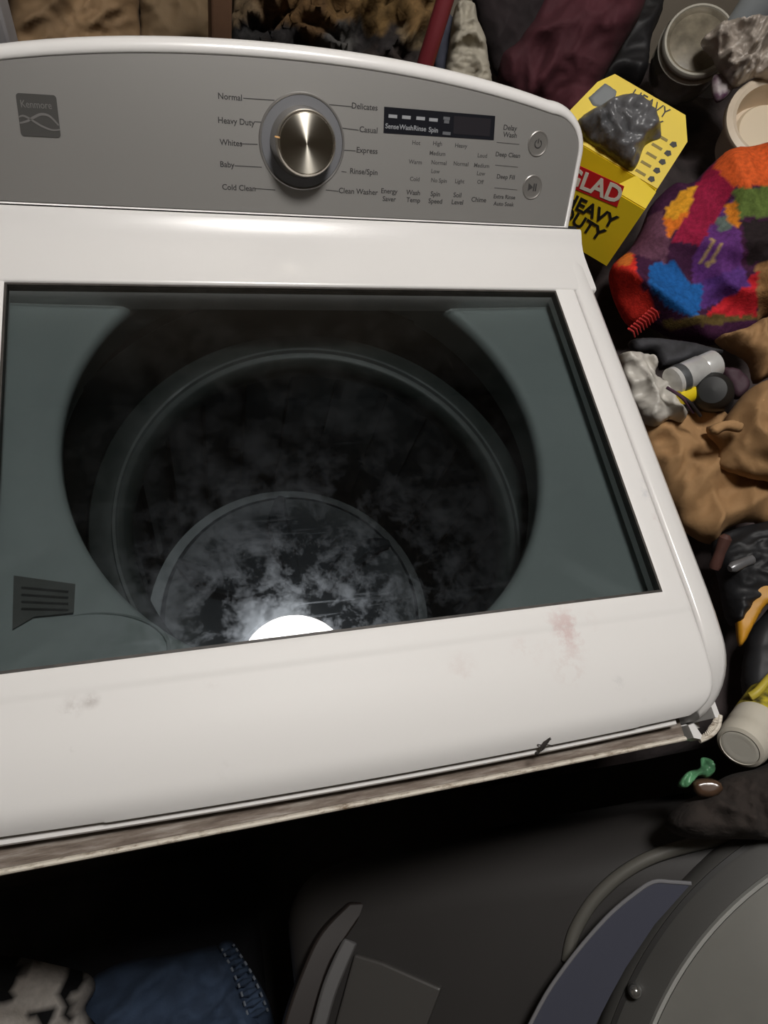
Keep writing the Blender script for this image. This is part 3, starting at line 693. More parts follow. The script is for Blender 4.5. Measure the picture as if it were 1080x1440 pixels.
# wooden post and pale duct
def post(name, x0p, x1p, Y, m, label, cat, depth=.05):
    a = aty(x0p, 60, Y); b = aty(x1p, 60, Y)
    v, f = box_vf((a.x, Y, 0), (b.x, Y+depth, 1.13)); return tag(link(name, mesh(name, v, f), m, smooth=False, bevel=.003), label, cat)
post('wooden_post', 297, 326, .70, mat('post_wood', srgb(98,70,50), .8, var=.25, scale=12), 'brown wooden post standing behind the washing machine', 'post')
post('metal_duct', -30, 14, .66, mat('duct_grey', srgb(150,148,150), .6, var=.1), 'pale grey metal duct at the far left behind the console', 'duct')
rags = vcol_mat('rag_dye', .9, .5, 200)
o = blob('rag_bundle', [(326,-60),(450,-70),(600,-60),(612,10),(604,80),(600,150),(500,130),(400,115),(328,110),(326,20)], .90, .05, rags, face=.8, fold=.9, fscale=22, seed=4, step=.008,
     dye=[(340,10,(94,79,60)),(370,5,(79,61,41)),(420,20,(84,63,39)),(480,15,(89,68,41)),(540,20,(92,72,43)),(590,30,(99,77,48)),(450,38,(75,56,36)),(350,50,(37,36,36)),(400,55,(34,32,32)),(470,62,(72,70,68)),(490,50,(60,58,56)),(520,60,(39,36,36)),(570,70,(44,39,37)),(585,48,(103,89,68)),(440,90,(32,30,30)),(560,100,(37,32,32)),(380,80,(43,37,32)),(530,85,(51,44,41))], dyenoise=.022)
tag(o, 'bundle of dark rags and brown crumpled wrapping behind the console middle', 'rags')
# red board edge
a = aty(632,-20,.72); b = aty(598,90,.70); 
rb = tube_vf([a+Vector((0,0,.05)), a, b, b-Vector((0,0,.16))], .011, 10)
tag(link('red_pole', mesh('red_pole', *rb), mat('red_plastic', srgb(112,36,44), .5, var=.1)), 'slim dark red pole leaning behind the washer console', 'pole')
o = blob('blue_cloth', [(612,60),(632,20),(650,60),(662,100),(655,135),(615,120)], .93, .02, mat('blue_cloth_m', srgb(52,54,66), .9, var=.2, bump=.4), face=.8, seed=11); tag(o, 'small dark blue cloth between red pole and pale sack', 'cloth')
o = blob('pale_sack', [(640,10),(655,2),(668,8),(672,30),(682,52),(687,85),(690,125),(660,128),(626,118),(630,70)], .955, .035, mat('pale_sack_m', srgb(152,146,132), .8, var=.15, scale=18, bump=.5, bscale=50), face=.85, fold=.5, fscale=26, seed=6); tag(o, 'pale grey crumpled sack standing behind the console against maroon cloth', 'sack')
o = blob('black_coat', [(655,-40),(760,-50),(770,40),(740,90),(700,110),(680,60),(668,10)], .90, .03, mat('black_coat_m', srgb(34,26,28), .9, var=.3, bump=.4), face=.85, seed=12, fscale=10); tag(o, 'black coat hanging between pale sack and maroon cloth', 'coat')
o = blob('maroon_cloth', [(700,80),(725,60),(760,0),(770,-60),(860,-70),(915,-60),(905,10),(872,70),(838,130),(815,190),(790,190),(760,160),(705,130)], .90, .05, mat('maroon_cloth_m', srgb(70,27,36), .85, var=.2, scale=9, bump=.4, bscale=60), face=.8, fold=.5, fscale=9, seed=13); tag(o, 'dark maroon cloth hanging behind the right end of the console', 'cloth')

# ================================================================== RIGHT-HAND CLUTTER
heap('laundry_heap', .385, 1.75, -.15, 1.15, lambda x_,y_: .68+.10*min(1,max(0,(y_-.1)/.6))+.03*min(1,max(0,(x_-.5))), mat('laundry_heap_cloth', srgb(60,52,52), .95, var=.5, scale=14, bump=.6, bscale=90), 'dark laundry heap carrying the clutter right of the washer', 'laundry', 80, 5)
o = blob('black_bag', [(895,-40),(925,-40),(928,20),(912,60),(905,110),(885,130),(860,120),(830,160),(812,150),(840,110),(872,50)], .87, .035, mat('black_bag_m', srgb(26,25,27), .6, var=.3, bump=.4), face=.5, fold=.6, fscale=12, seed=14); tag(o, 'black cloth bag between maroon cloth and glass jar', 'bag')

# --- trash bag box: upright carton, front facing the viewer
zb = .835
BR_ = atz(853, 374, zb)
edir = (atz(893, 398, zb) - BR_); edir.z = 0; edir.normalize()      # printed baseline direction on the ground
BW, BH, BD = .30, .103, .056
ex = edir; ez = Vector((0,0,1)); ey = ez.cross(ex)                  # ey points away from the viewer
if ey.dot(BR_-CAM) < 0: ey = -ey
GO = BR_ - ex*BW
GM = Matrix.Translation(GO) @ Matrix((ex, ey, ez)).transposed().to_4x4()
YEL = mat('carton_yellow', srgb(226,196,28), .55, var=.05, scale=8)
KRF = mat('carton_inside', srgb(70,60,44), .8)
glad = empty('trash_bag_box', GO, 'open yellow carton of heavy duty black bags with red banner', 'box')
th = .0018
def gpart(name, a, b, m, M=GM): 
    v, f = box_vf(a, b); return link(name, mesh(name, v, f), m, glad, M, smooth=False)
front = gpart('front_panel', (0,0,0), (BW,th,BH), YEL)
gpart('back_panel', (0,BD-th,0), (BW,BD,BH), YEL)
gpart('side_panel', (0,th,0), (th,BD-th,BH), YEL); gpart('side_panel', (BW-th,th,0), (BW,BD-th,BH), YEL)
gpart('bottom_panel', (th,th,0), (BW-th,BD-th,th), KRF)
# print on the front panel; its frame: x right, y up, z toward the viewer
FM = GM @ Matrix(((1,0,0,0),(0,0,-1,0),(0,1,0,0),(0,0,0,1)))
RED = mat('banner_red', srgb(196,30,34), .5); WHT = mat('print_white', srgb(226,220,206), .5); BLKI = mat('print_black', srgb(24,22,20), .6)
def quad(name, pts, h, m, M, parent):
    v = [(x_,y_,h) for x_,y_ in pts]+[(x_,y_,-.0002) for x_,y_ in pts]; n0=len(pts)
    return link(name, mesh(name, v, [tuple(range(n0)), tuple(range(2*n0-1,n0-1,-1))]+[(i,(i+1)%n0,(i+1)%n0+n0,i+n0) for i in range(n0)]), m, parent, M, smooth=False)
def bpx(px, py):   # photo pixel -> box-front coordinates
    q = GM.inverted() @ onplane(px, py, GO, ey); return q.x, q.z
quad('banner', [bpx(*p) for p in ((770,212),(878,262),(868,291),(762,246))], .0006, RED, FM, front)
def btext(s, p, q, size, m, h):
    a = Vector(bpx(*p)); b = Vector(bpx(*q)); d = b-a
    o = text(s, size, FM @ Matrix.Translation((b.x,b.y,h)) @ Matrix.Rotation(math.atan2(d.y,d.x),4,'Z'), m, front, align='RIGHT', sx=.92, bold=.028)
    return o
btext('GLAD', (818,254), (874,277), .034, WHT, .0009)
btext('HEAVY', (815,288), (865,314), .028, BLKI, .0007)
btext('DUTY', (812,310), (847,332), .028, BLKI, .0007)
# raised lid flap with instruction print, hinged at the back edge
FL = GM @ Matrix.Translation((0,BD,BH)) @ Matrix.Rotation(math.radians(38),4,'X')
fl_h = .098
flp = [(BW-.17,0),(BW,0),(BW,fl_h*.72),(BW-.022,fl_h),(BW-.135,fl_h),(BW-.15,fl_h*.8)]
v, f = prism_vf(flp, 0, th)
flap = link('lid_flap', mesh('lid_flap', v, f), YEL, glad, FL, smooth=False)
# flap lies as a sheet: local x along the box, y away/up
text('HEAVY', .019, FL @ Matrix.Translation((BW-.072,.087,th+.0006)), BLKI, flap, sx=1.0)
text('DUTY', .019, FL @ Matrix.Translation((BW-.068,.070,th+.0006)), BLKI, flap)
for k in range(5):
    u = BW-.014; vv = .004+.0130*k
    link('icon', mesh('icon', *prism_vf([(u-.005,vv),(u+.002,vv-.001),(u+.005,vv+.003),(u+.001,vv+.007),(u-.004,vv+.005)], th, th+.0006)), BLKI, flap, FL, smooth=False)
    link('icon_caption', mesh('icon_caption', *prism_vf([(u-.026,vv+.001),(u-.010,vv+.001),(u-.010,vv+.0045),(u-.026,vv+.0045)], th, th+.0005)), mat('print_grey', srgb(130,112,30), .6), flap, FL, smooth=False)
# front half flap
FL2 = GM @ Matrix.Translation((BW*.55,th,BH)) @ Matrix.Rotation(math.radians(24),4,'X')
v, f = prism_vf([(0.08,0),(BW*.45,0),(BW*.45,.028),(.10,.034)], 0, th)
link('tuck_flap', mesh('tuck_flap', v, f), YEL, glad, FL2, smooth=False)
o = blob('bag_roll', [(812,170),(850,148),(880,138),(905,146),(922,165),(930,192),(915,200),(905,208),(896,232),(885,240),(860,222),(815,190)], .965, .020, mat('bin_liner', srgb(92,92,94), .36, var=.25, scale=30, bump=.6, bscale=60), glad, face=.6, fold=.75, fscale=26, fang=.9, seed=21, step=.003)
o['label'] = 'crumpled grey-black bin liner pulled out of the carton'
o = blob('grey_carton', [(820,142),(848,117),(872,130),(866,150),(842,162),(828,158)], .97, .012, mat('grey_carton_m', srgb(104,108,110), .6, var=.1), face=.6, sm=1, seed=22, fold=.1); tag(o, 'small grey packet behind the bin liners of the yellow carton', 'packet')

# --- glass jar with round lid
jp = atz(962, 92, .885)
def tilted(P, k, sc=1.0):
    """frame at P whose z axis leans from vertical toward the viewer by share k"""
    z_ = (Vector((0,0,1))*(1-k) + (CAM-P).normalized()*k).normalized(); x_ = Vector((1,0,0)); x_ = (x_-z_*x_.dot(z_)).normalized()
    return Matrix.Translation(P) @ Matrix((x_, z_.cross(x_), z_)).transposed().to_4x4() @ Matrix.Diagonal((sc,sc,sc,1))
jar = empty('glass_jar', jp, 'round clear glass jar with domed lid near the top right corner', 'jar')
GLS = mat('jar_glass', srgb(120,118,108), .12, var=.25, scale=30, coat=.5)
JM = tilted(jp, .52, 1.06)
link('jar_body', mesh('jar_body', *lathe_vf([(.044,-.03),(.052,-.024),(.056,.0),(.056,.035),(.051,.046),(.047,.05)], 48)), GLS, jar, JM)
link('jar_neck', mesh('jar_neck', *ring_vf([(.047,.044),(.055,.044),(.058,.049),(.055,.054),(.047,.054)], 64)), mat('jar_rim_m', srgb(186,182,170), .15, coat=.6), jar, JM)
link('jar_lid', mesh('jar_lid', *lathe_vf([(.050,.056),(.0545,.059),(.056,.065),(.053,.071),(.048,.069),(.044,.065),(.022,.068),(.001,.069)], 64)), mat('jar_lid_m', srgb(128,120,104), .25, var=.3, scale=40, coat=.5), jar, JM)
link('lid_ring', mesh('lid_ring', *ring_vf([(.049,.066),(.051,.0725),(.054,.0722),(.0565,.066),(.055,.06)], 64)), mat('jar_rim_m'), jar, JM)
# --- plastic bag, pale box, white tub
o = blob('plastic_bag', [(985,60),(1010,40),(1060,28),(1100,40),(1100,110),(1060,110),(1030,125),(1008,95),(1000,80)], .97, .035, mat('thin_plastic', srgb(168,158,148), .35, var=.2, scale=26, bump=.7, bscale=50), face=.7, fold=.8, fscale=30, seed=24); tag(o, 'crumpled translucent plastic bag between glass jar and white tub', 'plastic bag')
pb = atz(1050, 30, .98)
v, f = box_vf((-.03,-.02,-.10),(.03,.02,.045)); tag(link('pale_bottle', mesh('pale_bottle', *join(prism_vf([(.032*math.cos(a),.024*math.sin(a)) for a in np.linspace(0,2*math.pi,24,endpoint=False)], -.12,.055), prism_vf([(.015*math.cos(a),.015*math.sin(a)) for a in np.linspace(0,2*math.pi,20,endpoint=False)], .055,.085))), mat('pale_bottle_m', srgb(150,156,160), .4), None, Matrix.Translation(pb), bevel=.004), 'pale blue-grey bottle at the top right corner behind plastic bag', 'bottle')
tp = atz(1060, 205, .875)
tub = empty('white_tub', tp, 'open off-white plastic tub above the colourful woven bag', 'tub')
CRM = mat('cream_plastic', srgb(222,206,184), .45, var=.05)
axis = tilted(tp, .42, 1.08)
link('tub_wall', mesh('tub_wall', *lathe_vf([(.050,-.02),(.054,-.016),(.062,.062),(.058,.062),(.052,.020),(.001,.020)], 64)), CRM, tub, axis)
link('tub_rim', mesh('tub_rim', *ring_vf([(.056,.050),(.068,.050),(.0715,.056),(.070,.066),(.062,.069),(.056,.066)], 64)), CRM, tub, axis)
link('tub_insert', mesh('tub_insert', *lathe_vf([(.040,.02),(.044,.034),(.040,.040),(.001,.042)], 48)), mat('cream_insert', srgb(232,216,190), .5), tub, axis)
o = blob('purple_packet', [(1005,105),(1030,112),(1028,130),(1008,145),(1000,125)], .93, .01, mat('purple_packet_m', srgb(92,58,84), .5, var=.5, scale=60, col2=srgb(170,160,160)), face=.6, seed=26, fold=.1); tag(o, 'small purple and white packet left of the white tub', 'packet')

# --- colourful woven bag
weave = vcol_mat('woven_dye', .85, .35, 420, .22)
PATCH = [((205,88,38),[(1002,233),(1022,210),(1058,200),(1120,205),(1120,258),(1030,264)]),
 ((90,108,52),[(1030,266),(1120,258),(1120,308),(1041,306)]), ((206,124,36),[(1019,289),(1038,278),(1041,322),(1024,314)]),
 ((214,150,38),[(930,303),(960,267),(979,262),(971,292),(950,310)]), ((212,112,34),[(930,303),(950,310),(971,292),(963,308),(941,336)]),
 ((140,24,58),[(979,262),(1002,228),(1032,266),(1008,306),(985,344),(944,339),(963,308)]),
 ((98,62,80),[(885,320),(930,295),(944,339),(936,369),(885,356)]),
 ((168,140,96),[(984,366),(1002,334),(1008,337),(988,374)]), ((160,134,92),[(994,372),(1012,340),(1018,344),(998,378)]),
 ((96,110,104),[(1008,306),(1022,300),(1030,322),(1012,326)]),
 ((92,48,112),[(1008,306),(1030,278),(1041,325),(1044,375),(974,400),(972,369),(985,344)]),
 ((36,28,30),[(1044,311),(1120,306),(1120,361),(1052,372)]),
 ((28,90,156),[(913,372),(947,366),(972,400),(991,400),(980,446),(945,437),(912,402)]),
 ((84,50,118),[(974,400),(1044,375),(1056,400),(1005,428),(985,436)]),
 ((192,36,46),[(990,444),(1035,405),(1066,380),(1064,444)]),
 ((212,116,46),[(876,340),(894,350),(886,374),(868,374)]),
 ((216,50,40),[(846,372),(891,358),(902,400),(926,441),(902,470),(866,468),(850,410)]),
 ((96,80,44),[(926,450),(1000,444),(1064,436),(1068,448),(1000,456),(935,464)]),
 ((150,112,72),[(1060,372),(1120,361),(1120,450),(1066,450)])]
def patch(px, py):
    px += 3*noise.noise(Vector((px*.08,py*.08,2))); py += 3*noise.noise(Vector((px*.08,py*.08,7)))
    for c_, P_ in PATCH:
        r = False
        for i in range(len(P_)):
            x1,y1 = P_[i]; x2,y2 = P_[(i+1) % len(P_)]
            if (y1 > py) != (y2 > py) and px < (x2-x1)*(py-y1)/(y2-y1)+x1: r = not r
        if r: return c_
    return (62,28,56)
wb = blob('woven_bag', [(862,372),(884,352),(900,325),(915,290),(945,262),(968,262),(1000,232),(1025,215),(1060,212),(1110,215),(1110,300),(1110,440),(1068,452),(1060,470),(1000,486),(955,482),(915,462),(885,460),(866,430),(856,395)], .88, .048, weave, face=.65, fold=.55, fscale=8, fang=2.1, seed=31, step=.0042, edge=.45,
  dye=patch)
tag(wb, 'colourful patchwork woven bag in orange, purple, red and blue', 'bag')
# fringe on the red patch
fr = MATS.get('fringe') or mat('fringe_red', srgb(190,48,46), .85)
for k in range(9):
    a = atz(884+k*4.0, 462-k*3.6, .905); b = atz(893+k*4.2, 474-k*3.4, .885)
    link('fringe', mesh('fringe', *tube_vf([a, (a+b)/2+Vector((0,0,.003)), b], [.0016,.0015,.0008], 5)), fr, wb)
# --- dark bag under the woven one, white crumple, can, black cap
o = blob('white_plastic_wrap', [(870,500),(912,500),(925,512),(922,526),(940,540),(950,562),(966,580),(958,594),(940,590),(922,600),(900,590),(880,545)], .85, .016, mat('white_wrap', srgb(188,184,176), .45, var=.15, scale=24, bump=.4, bscale=50), face=.6, fold=.9, fscale=22, fang=2.2, seed=33, step=.003); tag(o, 'crumpled white plastic wrap beside the washer rim', 'plastic wrap')
o = blob('dark_shirt', [(885,480),(930,478),(1000,490),(1012,500),(935,520),(925,515),(915,498),(892,500)], .85, .02, mat('dark_shirt_m', srgb(48,48,52), .8, var=.5, scale=40, bump=.4), face=.6, seed=34); tag(o, 'dark grey shirt under the colourful woven bag', 'shirt')
def cyl_between(name, pa, pb, prof, m, parent=None, seg=40):
    """revolve prof (r, t) about the axis pa->pb (t in 0..1)"""
    ax = pb-pa; L = ax.length; q = ax.to_track_quat('Z','Y').to_matrix().to_4x4()
    v, f = lathe_vf([(r, t*L) for r, t in prof], seg); return link(name, mesh(name, v, f), m, parent, Matrix.Translation(pa) @ q)
pa, pb = atz(944, 538, .875), atz(1008, 510, .89)
can = empty('spray_can', (pa.x,pa.y,.84), 'silver metal can with yellow label beside the black canister', 'can')
SIL = mat('can_silver', srgb(212,212,210), .25, .35, var=.12, scale=40)
cyl_between('can_body', pa, pb, [(.013,0),(.019,.02),(.0195,.62),(.0175,.66),(.0185,.70),(.0185,.94),(.015,.985),(.001,1)], SIL, can)
rA = [(.0197,.10),(.0199,.12),(.0199,.22),(.0197,.24)]
cyl_between('can_band', pa, pb, rA, mat('can_band_dark', srgb(80,82,84), .4, .3, var=.3, scale=80), can)
qa, qb = atz(952, 560, .868), atz(978, 551, .872)
cyl_between('can_label', qa, qb, [(.001,0),(.0105,.03),(.0108,.1),(.0108,.9),(.0105,.97),(.001,1)], mat('label_yellow', srgb(216,190,20), .5), can)
o = cyl_between('black_cap', atz(1004,560,.83), atz(1002,548,.895), [(.024,0),(.0255,.08),(.0255,.72),(.0235,.9),(.017,.98),(.001,1)], mat('cap_black', srgb(24,25,25), .5)); tag(o, 'round black plastic canister beside the silver can', 'bottlecap')  # round black bottle cap built as a domed cylinder
o = blob('plum_purse', [(1010,520),(1035,520),(1052,535),(1050,552),(1034,562),(1022,545)], .87, .014, mat('plum_m', srgb(58,36,46), .7, var=.2), face=.6, seed=36); tag(o, 'small plum-coloured purse right of the black canister', 'purse')
cyl_list = [((938,545),(975,580)),((946,550),(985,585))]
for k, (p0,p1) in enumerate(cyl_list):
    o = link('cable', mesh('cable', *tube_vf(smooth_line([atz(*p0,.885), atz((p0[0]+p1[0])/2+3,(p0[1]+p1[1])/2-3,.892), atz(*p1,.88)],6), .0022, 8)), mat('cable_%d'%k, srgb(30,26,28) if k else srgb(70,44,62), .5))
    tag(o, 'thin plum cable by the white wrap' if k==0 else 'thin black cable beside the plum cable', 'cable')

# --- tan canvas jacket
tan = mat('tan_canvas', srgb(158,122,82), .85, var=.10, scale=10, bump=.35, bscale=260, dist=.001)
jk = empty('tan_jacket', atz(1010,650,.78), 'tan canvas jacket crumpled beside the washer', 'jacket')
blob('jacket_body', [(890,600),(925,592),(955,582),(1005,575),(1030,590),(1100,600),(1110,760),(1060,735),(1020,745),(1000,766),(960,745),(925,690),(895,640)], .80, .030, tan, jk, face=.55, fold=.8, fscale=9, fang=.3, seed=41, edge=.35)
blob('sleeve', [(1012,600),(1025,580),(1050,550),(1080,535),(1110,530),(1110,670),(1075,676),(1040,668),(1010,655),(1012,630),(996,612),(994,600)], .87, .034, tan, jk, face=.55, fold=.75, fscale=11, fang=-.5, seed=42)
blob('collar', [(1005,478),(1040,468),(1068,452),(1110,440),(1110,545),(1085,530),(1060,540),(1050,510),(1020,492)], .89, .022, tan, jk, face=.55, fold=.9, fscale=16, fang=-.9, seed=43)
blob('pocket_flap', [(998,600),(1012,594),(1030,592),(1045,598),(1040,608),(1020,606),(1008,612),(998,610)], .90, .008, tan, jk, face=.55, fold=.4, fscale=20, seed=44)

# --- lower right clutter
o = blob('black_duffel', [(1000,765),(1030,745),(1070,735),(1110,730),(1110,830),(1060,850),(1035,880),(1020,870),(1010,820)], .79, .03, mat('duffel_black', srgb(26,27,30), .6, var=.3, bump=.4), face=.6, fold=.6, fscale=16, seed=51); tag(o, 'black nylon duffel below the tan jacket', 'bag')
o = cyl_between('brown_stick', atz(1004,800,.80), atz(1022,752,.83), [(.006,0),(.0075,.1),(.0065,.5),(.008,.9),(.004,1)], mat('handle_brown', srgb(84,56,50), .45, var=.2, scale=60)); tag(o, 'brown stick poking out beside the washer rim', 'stick')
o = cyl_between('grey_glint', atz(1026,800,.82), atz(1060,785,.825), [(.004,0),(.007,.15),(.006,.6),(.007,.9),(.003,1)], mat('glint_grey', srgb(120,120,122), .3, .4)); tag(o, 'small piece added as grey buckle on the black duffel', 'glint')  # solid grey piece put in to stand for a glint on the duffel
o = blob('orange_strap', [(1034,850),(1050,826),(1080,800),(1112,776),(1116,850),(1082,848),(1064,872),(1048,902),(1038,908),(1034,880)], .80, .009, mat('strap_orange', srgb(206,146,36), .5, var=.12, scale=14), face=.65, fold=.15, fscale=12, seed=52, edge=.3); tag(o, 'wide amber orange strap at the right edge', 'strap')
o = blob('charcoal_case', [(1050,895),(1070,868),(1110,835),(1110,960),(1070,970),(1050,990),(1042,960),(1046,920)], .76, .03, mat('charcoal_case_m', srgb(46,47,50), .6, var=.15), face=.6, fold=.2, fscale=8, seed=53); tag(o, 'charcoal case below the amber strap', 'case')
o = link('yellow_cord', mesh('yellow_cord', *tube_vf(smooth_line([atz(1054,980,.80), atz(1066,972,.806), atz(1084,952,.81), atz(1110,930,.81)],6), [.003]+[.005]*17+[.004], 10)), mat('cord_yellow', srgb(190,172,60), .5)); tag(o, 'thick yellow tube end above the white bottle', 'tube')
# white pill bottle, base toward the viewer
pa, pb = atz(1040,1052,.800), atz(1098,968,.765)
bt = empty('supplement_bottle', (pa.x,pa.y,.77), 'white plastic bottle with yellow label lying base-outward at the right edge', 'bottle')
BW_ = mat('bottle_white', srgb(206,200,186), .4, var=.06, scale=20)
cyl_between('bottle_body', pa, pb, [(.001,.02),(.017,.02),(.0205,.012),(.0215,0),(.0255,.015),(.0275,.06),(.0278,.16),(.0265,.20),(.0278,.24),(.0278,.85),(.024,.95),(.018,1)], BW_, bt, 56)
cyl_between('bottle_label', pa, pb, [(.0279,.40),(.0282,.41),(.0282,.80),(.0279,.81)], mat('bottle_label_yellow', srgb(206,190,60), .5, var=.5, scale=70, col2=srgb(70,64,40)), bt, 56)
cyl_between('base_disc', pa, pb, [(.0205,.006),(.0195,.004),(.0165,.003),(.012,.006),(.001,.007)], mat('base_grey', srgb(222,218,206), .5), bt, 48)
o = blob('green_wrapper', [(952,1104),(966,1086),(984,1080),(986,1066),(1000,1068),(1006,1082),(996,1094),(982,1092),(966,1108)], .80, .005, mat('green_wrap', srgb(84,136,98), .3, var=.5, scale=60, bump=.6), face=.6, fold=1.0, fscale=60, seed=55, step=.002); tag(o, 'crumpled shiny green wrapper by the washer corner', 'wrapper')
o = blob('amber_bottle', [(972,1100),(990,1094),(1010,1098),(1016,1112),(1000,1122),(980,1118)], .80, .010, mat('amber_m', srgb(82,62,48), .2, var=.3, scale=50), face=.6, fold=.1, seed=56); tag(o, 'small brown glossy trinket under the green wrapper', 'trinket')
o = blob('brown_sweater', [(935,1160),(955,1132),(985,1116),(1020,1092),(1060,1082),(1110,1070),(1110,1170),(1030,1180),(965,1178)], .775, .028, mat('sweater_brown', srgb(50,43,39), .95, var=.3, scale=20, bump=.6, bscale=140), face=.6, fold=.8, fscale=18, seed=57, fang=-.3); tag(o, 'dark brown sweater between washer corner and grey appliance', 'sweater')

# ================================================================== GREY ROUND-DOORED APPLIANCE IN FRONT
TA = math.radians(30)
FN = Vector((-math.sin(TA),0,math.cos(TA))); FU = Vector((math.cos(TA),0,math.sin(TA))); FVv = Vector((0,1,0))
FP = Vector((.21,-.25,.62))
def fp(px, py, h=0.0): return onplane(px, py, FP+FN*h, FN)
GR = mat('grey_enamel', srgb(54,52,51), .5, var=.06, scale=5, spec=.3)
BEADM = mat('bead_grey', srgb(96,94,88), .45)
app = empty('front_load_appliance', (.25,-.60,0), 'dark grey front-load appliance with round door lying tipped back in front of the washer', 'appliance')
AM = Matrix.Translation(FP) @ Matrix((FU,FVv,FN)).transposed().to_4x4()
# body: face spans local x -.30...60, y -1.0..+.075
v, f = box_vf((-.34,-.98,-.36),(.96,.04,0))
link('appliance_body', mesh('appliance_body', v, f), GR, app, AM, smooth=True, bevel=.07, seg=8)
def fitc(pts, h):
    L = [AM.inverted() @ fp(px,py,h) for px,py in pts]; A_ = np.array([[2*p.x,2*p.y,1] for p in L]); b_ = np.array([p.x**2+p.y**2 for p in L])
    s = np.linalg.lstsq(A_, b_, rcond=None)[0]; return s[0], s[1], math.sqrt(s[2]+s[0]**2+s[1]**2)
CH = mat('chrome_trim', srgb(200,200,198), .15, .9)
# outer moulded bead
bead = smooth_line([AM.inverted() @ fp(*p, .0) for p in ((798,1352),(806,1315),(828,1275),(855,1245),(885,1222),(920,1204),(965,1190),(1010,1180),(1060,1172),(1120,1168))], 6)
link('moulded_bead', mesh('moulded_bead', *tube_vf(bead, .0075, 10)), BEADM, app, AM)
# door: stepped ring, chrome line and domed centre
cx, cy, R = fitc([(917,1440),(940,1400),(965,1355),(990,1317),(1020,1287),(1080,1235)], .03)
DMx = AM @ Matrix.Translation((cx,cy,0))
door = link('door', mesh('door', *lathe_vf([(R+.046,-.012),(R+.045,.006),(R+.042,.014),(R+.036,.020),(R+.028,.023),(R+.012,.028),(R+.004,.030),(R-.004,.026),(R-.02,.020),(.001,.02)], 160)), mat('door_grey', srgb(72,71,69), .42, var=.06, scale=6, spec=.3), app, DMx)
link('door_dome', mesh('door_dome', *lathe_vf([(R-.003,.02),(R-.004,.028),(R-.02,.034),(R*.6,.055),(R*.3,.066),(.001,.07)], 160)), mat('dome_grey', srgb(118,117,112), .4, var=.10, scale=9, spec=.3), door, DMx)
link('chrome_ring', mesh('chrome_ring', *ring_vf([(R-.0035,.028),(R-.0018,.0345),(R+.0018,.0355),(R+.0035,.030)], 160)), mat('ring_silver', srgb(190,190,186), .3, .3), door, DMx)
link('door_groove', mesh('door_groove', *ring_vf([(R+.030,.018),(R+.0305,.0235),(R+.0355,.0222),(R+.036,.016)], 160)), mat('groove_dark', srgb(42,41,40), .5), door, DMx)
# crescent guard: bluish clear plastic with a bright rolled edge
cres = [(738,1455),(768,1398),(800,1352),(830,1315),(860,1283),(890,1258),(918,1240),(945,1240),(972,1242),(945,1272),(920,1300),(900,1330),(880,1360),(858,1400),(830,1455)]
cp = [AM.inverted() @ fp(*p, .034) for p in cres]
def gm():
    m = bpy.data.materials.new('smoky_blue_plastic'); m.use_nodes = True; p = m.node_tree.nodes['Principled BSDF']
    p.inputs['Base Color'].default_value = srgb(92,94,108); p.inputs['Roughness'].default_value = .2; p.inputs['Transmission Weight'].default_value = .35; p.inputs['IOR'].default_value = 1.3
    return m
n0 = len(cp); v = [(p.x,p.y,.036) for p in cp]+[(p.x,p.y,.031) for p in cp]
gd = link('door_guard', mesh('door_guard', v, [tuple(range(n0)), tuple(range(2*n0-1,n0-1,-1))]+[(i,(i+1)%n0,(i+1)%n0+n0,i+n0) for i in range(n0)]), gm(), app, AM, smooth=False)
link('guard_edge', mesh('guard_edge', *tube_vf(smooth_line([Vector((p.x,p.y,.036)) for p in cp[:9]],4), .0022, 8)), mat('guard_edge_m', srgb(150,150,154), .25, .3), gd, AM)
q = AM.inverted() @ fp(893,1393,.03)
link('bolt', mesh('bolt', *lathe_vf([(.006,.018),(.0075,.024),(.0075,.032),(.0062,.037),(.0035,.0395),(.001,.040)], 24)), CH, app, AM @ Matrix.Translation((q.x,q.y,0)))
# service cover lower left
sc_ = [AM.inverted() @ fp(*p, .004) for p in ((500,1340),(540,1352),(622,1388),(598,1450),(470,1450))]
n0 = 5; v = [(p.x,p.y,.010) for p in sc_]+[(p.x,p.y,-.004) for p in sc_]
link('service_cover', mesh('service_cover', v, [tuple(range(n0)), tuple(range(2*n0-1,n0-1,-1))]+[(i,(i+1)%n0,(i+1)%n0+n0,i+n0) for i in range(n0)]), mat('cover_grey', srgb(74,72,70), .4), app, AM, smooth=False, bevel=.003)

# ================================================================== FLOOR CLUTTER, LOWER LEFT
denim = mat('denim', srgb(58,74,98), .9, var=.2, scale=30, bump=.5, bscale=400, dist=.0015)
jn = empty('jeans', atz(260,1390,.08), 'dark blue jeans leg with stitched hem in the shadow below the washer', 'jeans')
blob('jeans_leg', [(130,1375),(175,1352),(240,1342),(318,1330),(345,1380),(375,1440),(380,1480),(200,1480),(120,1480),(118,1410)], .11, .05, denim, jn, face=.6, fold=.8, fscale=8, seed=61)
blob('hem', [(306,1332),(326,1323),(345,1352),(372,1395),(384,1430),(390,1480),(352,1480),(338,1420),(322,1375)], .15, .03, denim, jn, face=.6, fold=.25, fscale=14, seed=62)
thr = mat('thread', srgb(120,128,140), .8)
for A_, B_ in (((312,1334),(352,1440)),((328,1328),(378,1425))):
    L = smooth_line([atz(*A_,.192), atz((A_[0]+B_[0])/2+3,(A_[1]+B_[1])/2-4,.198), atz(*B_,.192)], 10)
    for i in range(0, len(L)-1, 2): link('stitch', mesh('stitch', *tube_vf([L[i], L[i+1]], .0018, 5)), thr, jn)
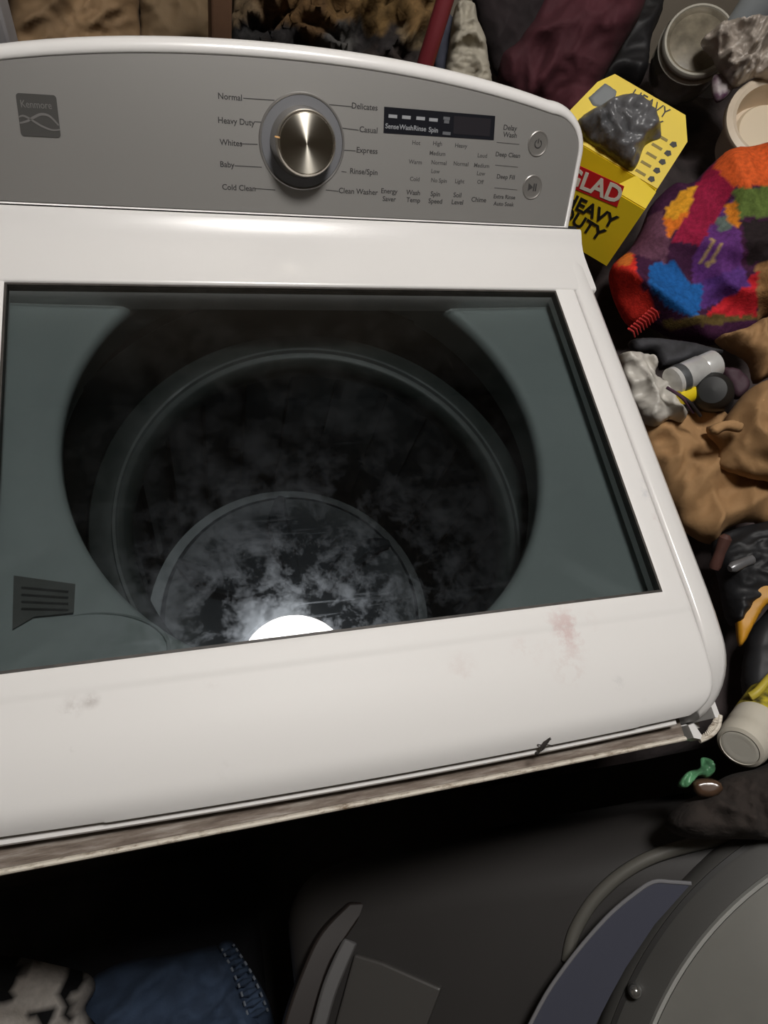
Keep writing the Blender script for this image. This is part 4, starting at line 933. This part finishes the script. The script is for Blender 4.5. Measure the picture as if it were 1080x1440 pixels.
for k in range(7):
    t = k/6; a = (316+34*t, 1342+88*t); b = (332+42*t, 1336+82*t)
    link('hem_pucker', mesh('hem_pucker', *tube_vf([atz(*a,.185), atz((a[0]+b[0])/2,(a[1]+b[1])/2,.195), atz(*b,.185)], [.003,.006,.003], 6)), denim, jn)
zeb = vcol_mat('zebra_dye', .85, .3, 250, .1)
BK=(22,22,24); WT=(190,184,178)
o = blob('print_shirt', [(-40,1350),(10,1345),(40,1348),(70,1355),(100,1362),(128,1372),(134,1392),(120,1420),(140,1450),(130,1490),(-40,1490)], .20, .05, zeb, face=.6, fold=.5, fscale=10, seed=63, step=.010, dyenoise=.012,
  dye=[(0,1360,BK),(20,1350,BK),(40,1345,(110,106,104)),(5,1385,BK),(30,1390,WT),(60,1375,WT),(80,1370,WT),(50,1410,WT),(20,1425,WT),(5,1440,WT),(70,1400,WT),(90,1395,BK),(58,1428,BK),(95,1420,BK),(110,1400,WT),(128,1385,WT),(112,1425,WT),(80,1430,WT),(95,1375,BK),(115,1380,BK),(120,1440,WT),(140,1430,BK),(40,1445,WT),(15,1400,BK)])
tag(o, 'black and white patterned shirt in the bottom left corner', 'shirt')
heap('floor_laundry', -.75,-.08,-.75,-.16, lambda x_,y_: .05, mat('floor_laundry_m', srgb(26,26,30), .95, var=.4, scale=12, bump=.5), 'black laundry pile on the floor under jeans and patterned shirt', 'laundry', 50, 8)
# curved plastic hoop pieces between jeans and grey appliance
hp = empty('plastic_hoop', atz(430,1380,.3), 'curved dark brown plastic hoop between jeans and grey appliance', 'hoop')
def band(name, L, R_, z, m, th=.012):
    n=len(L); a=[atz(*p,z) for p in L]; b=[atz(*p,z) for p in R_]
    rings=[[p+Vector((0,0,th)), q+Vector((0,0,th)), q-Vector((0,0,th)), p-Vector((0,0,th))] for p,q in zip(smooth_line(a,5),smooth_line(b,5))]
    return link(name, mesh(name,*loft(rings)), m, hp, bevel=.003)
band('hoop_band', [(490,1268),(450,1310),(425,1360),(400,1430),(394,1470)], [(520,1268),(490,1310),(462,1355),(438,1430),(430,1470)], .50, mat('hoop_brown', srgb(42,36,34), .45))
lbb = band('hoop_label', [(484,1318),(468,1350),(452,1390),(436,1450)], [(503,1326),(488,1360),(472,1400),(458,1450)], .53, mat('hoop_label_m', srgb(84,83,83), .5), .003)
